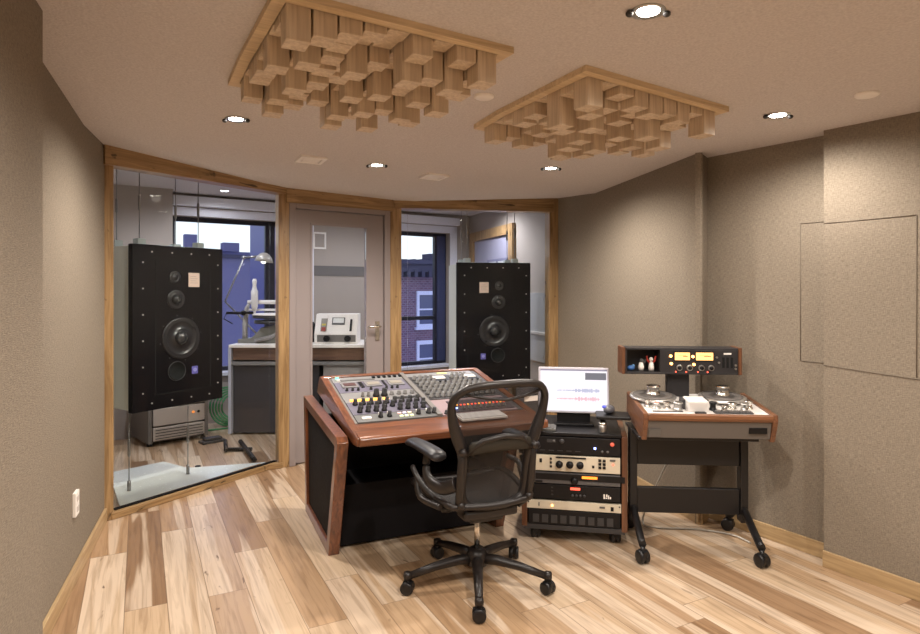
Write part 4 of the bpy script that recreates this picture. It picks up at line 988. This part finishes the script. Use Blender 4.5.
# mesh membrane by horizontal slices
def hw(z):
    hs=sorted(half,key=lambda a:a[1])
    for (x0,z0),(x1,z1) in zip(hs,hs[1:]):
        if z0<=z<=z1: return x0+(x1-x0)*(z-z0)/max(1e-6,z1-z0)
    return 0
mm=MB(); bm=mm.bm; rows=[]
for i in range(25):
    z=.442+(1.022-.442)*i/24; wd_=max(.06,hw(z)-.004)
    rows.append([bm.verts.new((OFF+wd_*(-1+2*j/16),yb(wd_*(-1+2*j/16),z)+.004-.02*(1-(2*j/16-1)**2)*0,z)) for j in range(17)])
for a_,b_ in zip(rows,rows[1:]):
    for j in range(16): bm.faces.new((a_[j],a_[j+1],b_[j+1],b_[j])).smooth=True
mm.build('back_mesh',meshcloth('back weave',(.013,.010,.009),.74),ch)
# second, denser lower layer and top band of the weave
lb=MB(); bm=lb.bm; rows=[]
for i in range(7):
    z=.70+.062*i/6; wd_=.150+.012*math.sin(PI*i/6)
    rows.append([bm.verts.new((OFF+wd_*(-1+2*j/14),yb(wd_*(-1+2*j/14),z)-.026-.006*math.sin(PI*i/6),z+.012*(1-(2*j/14-1)**2))) for j in range(15)])
for a_,b_ in zip(rows,rows[1:]):
    for j in range(14): bm.faces.new((a_[j],a_[j+1],b_[j+1],b_[j])).smooth=True
l_=lb.build('lumbar_pad',plain('lumbar',(.020,.017,.012),.6),ch); sm_=l_.modifiers.new('s','SOLIDIFY'); sm_.thickness=.014
MB().tube([(OFF-.165,yb(.165,.70)-.018,.705),(OFF-.10,yb(.1,.75)-.028,.768),(OFF,yb(0,.76)-.03,.785),(OFF+.10,yb(.1,.75)-.028,.768),(OFF+.165,yb(.165,.70)-.018,.705)],.013,8).build('lumbar_bar',M_char,ch)
MB().tube([(OFF-.19,yb(.19,.985)-.006,.985),(OFF-.10,yb(.1,.97)-.004,.965),(OFF,yb(0,.96)-.004,.952),(OFF+.10,yb(.1,.97)-.004,.965),(OFF+.19,yb(.19,.985)-.006,.985)],.007,6).build('top_band',M_char,ch)
MB().box(.115,yb(.15,.945)-.012,.935,.185,yb(.15,.945)-.008,.958).build('paper_tag',plain('tag',(.55,.50,.46),.6),ch)
for s in (-1,1):
    x=s*.185+OFF
    sp_=MB(); sp_.tube([(x,yb(.185,.70)-.02,.735),(x,yb(.18,.62)-.03,.66),(x,yb(.18,.52)-.035,.55),(x*.97,yb(.17,.45)-.02,.455),(x*.8,-.13,.41)],[.014,.018,.020,.021,.017],10); sp_.sphere((x,yb(.185,.7)-.03,.715),.020,n=12); sp_.sphere((x*.96,yb(.17,.45)-.035,.462),.020,n=12); sp_.build('back_support',M_char,ch)
    ar=MB(); ar.tube(bez([(x+s*.01,yb(.18,.56)-.01,.56),(x+s*.055,-.09,.525),(x+s*.085,.0,.55),(x+s*.082,.035,.61),(x+s*.075,.03,.665)],20),[.034-.010*i/20 for i in range(21)],10,flat=(.7,1.0)); ar.build('arm_bracket',M_char,ch)
    pd=MB(); pd.tube(bez([(s*.248,-.135,.672),(s*.252,-.09,.686),(s*.262,.05,.69),(s*.272,.16,.688),(s*.274,.20,.678)],10),[.020,.038,.044,.046,.046,.045,.044,.043,.042,.039,.022],12,flat=(1,.52)); pd.build('arm_pad',M_armp,ch)
    ln=MB(); ln.tube(bez([(s*.235,-.03,.462),(s*.27,.02,.50),(s*.285,.10,.545),(s*.27,.19,.555)],14),.014,8); ln.tube(bez([(s*.235,-.10,.44),(s*.285,.03,.455),(s*.285,.08,.53)],10),.016,8); ln.build('seat_side_arm',M_char,ch)
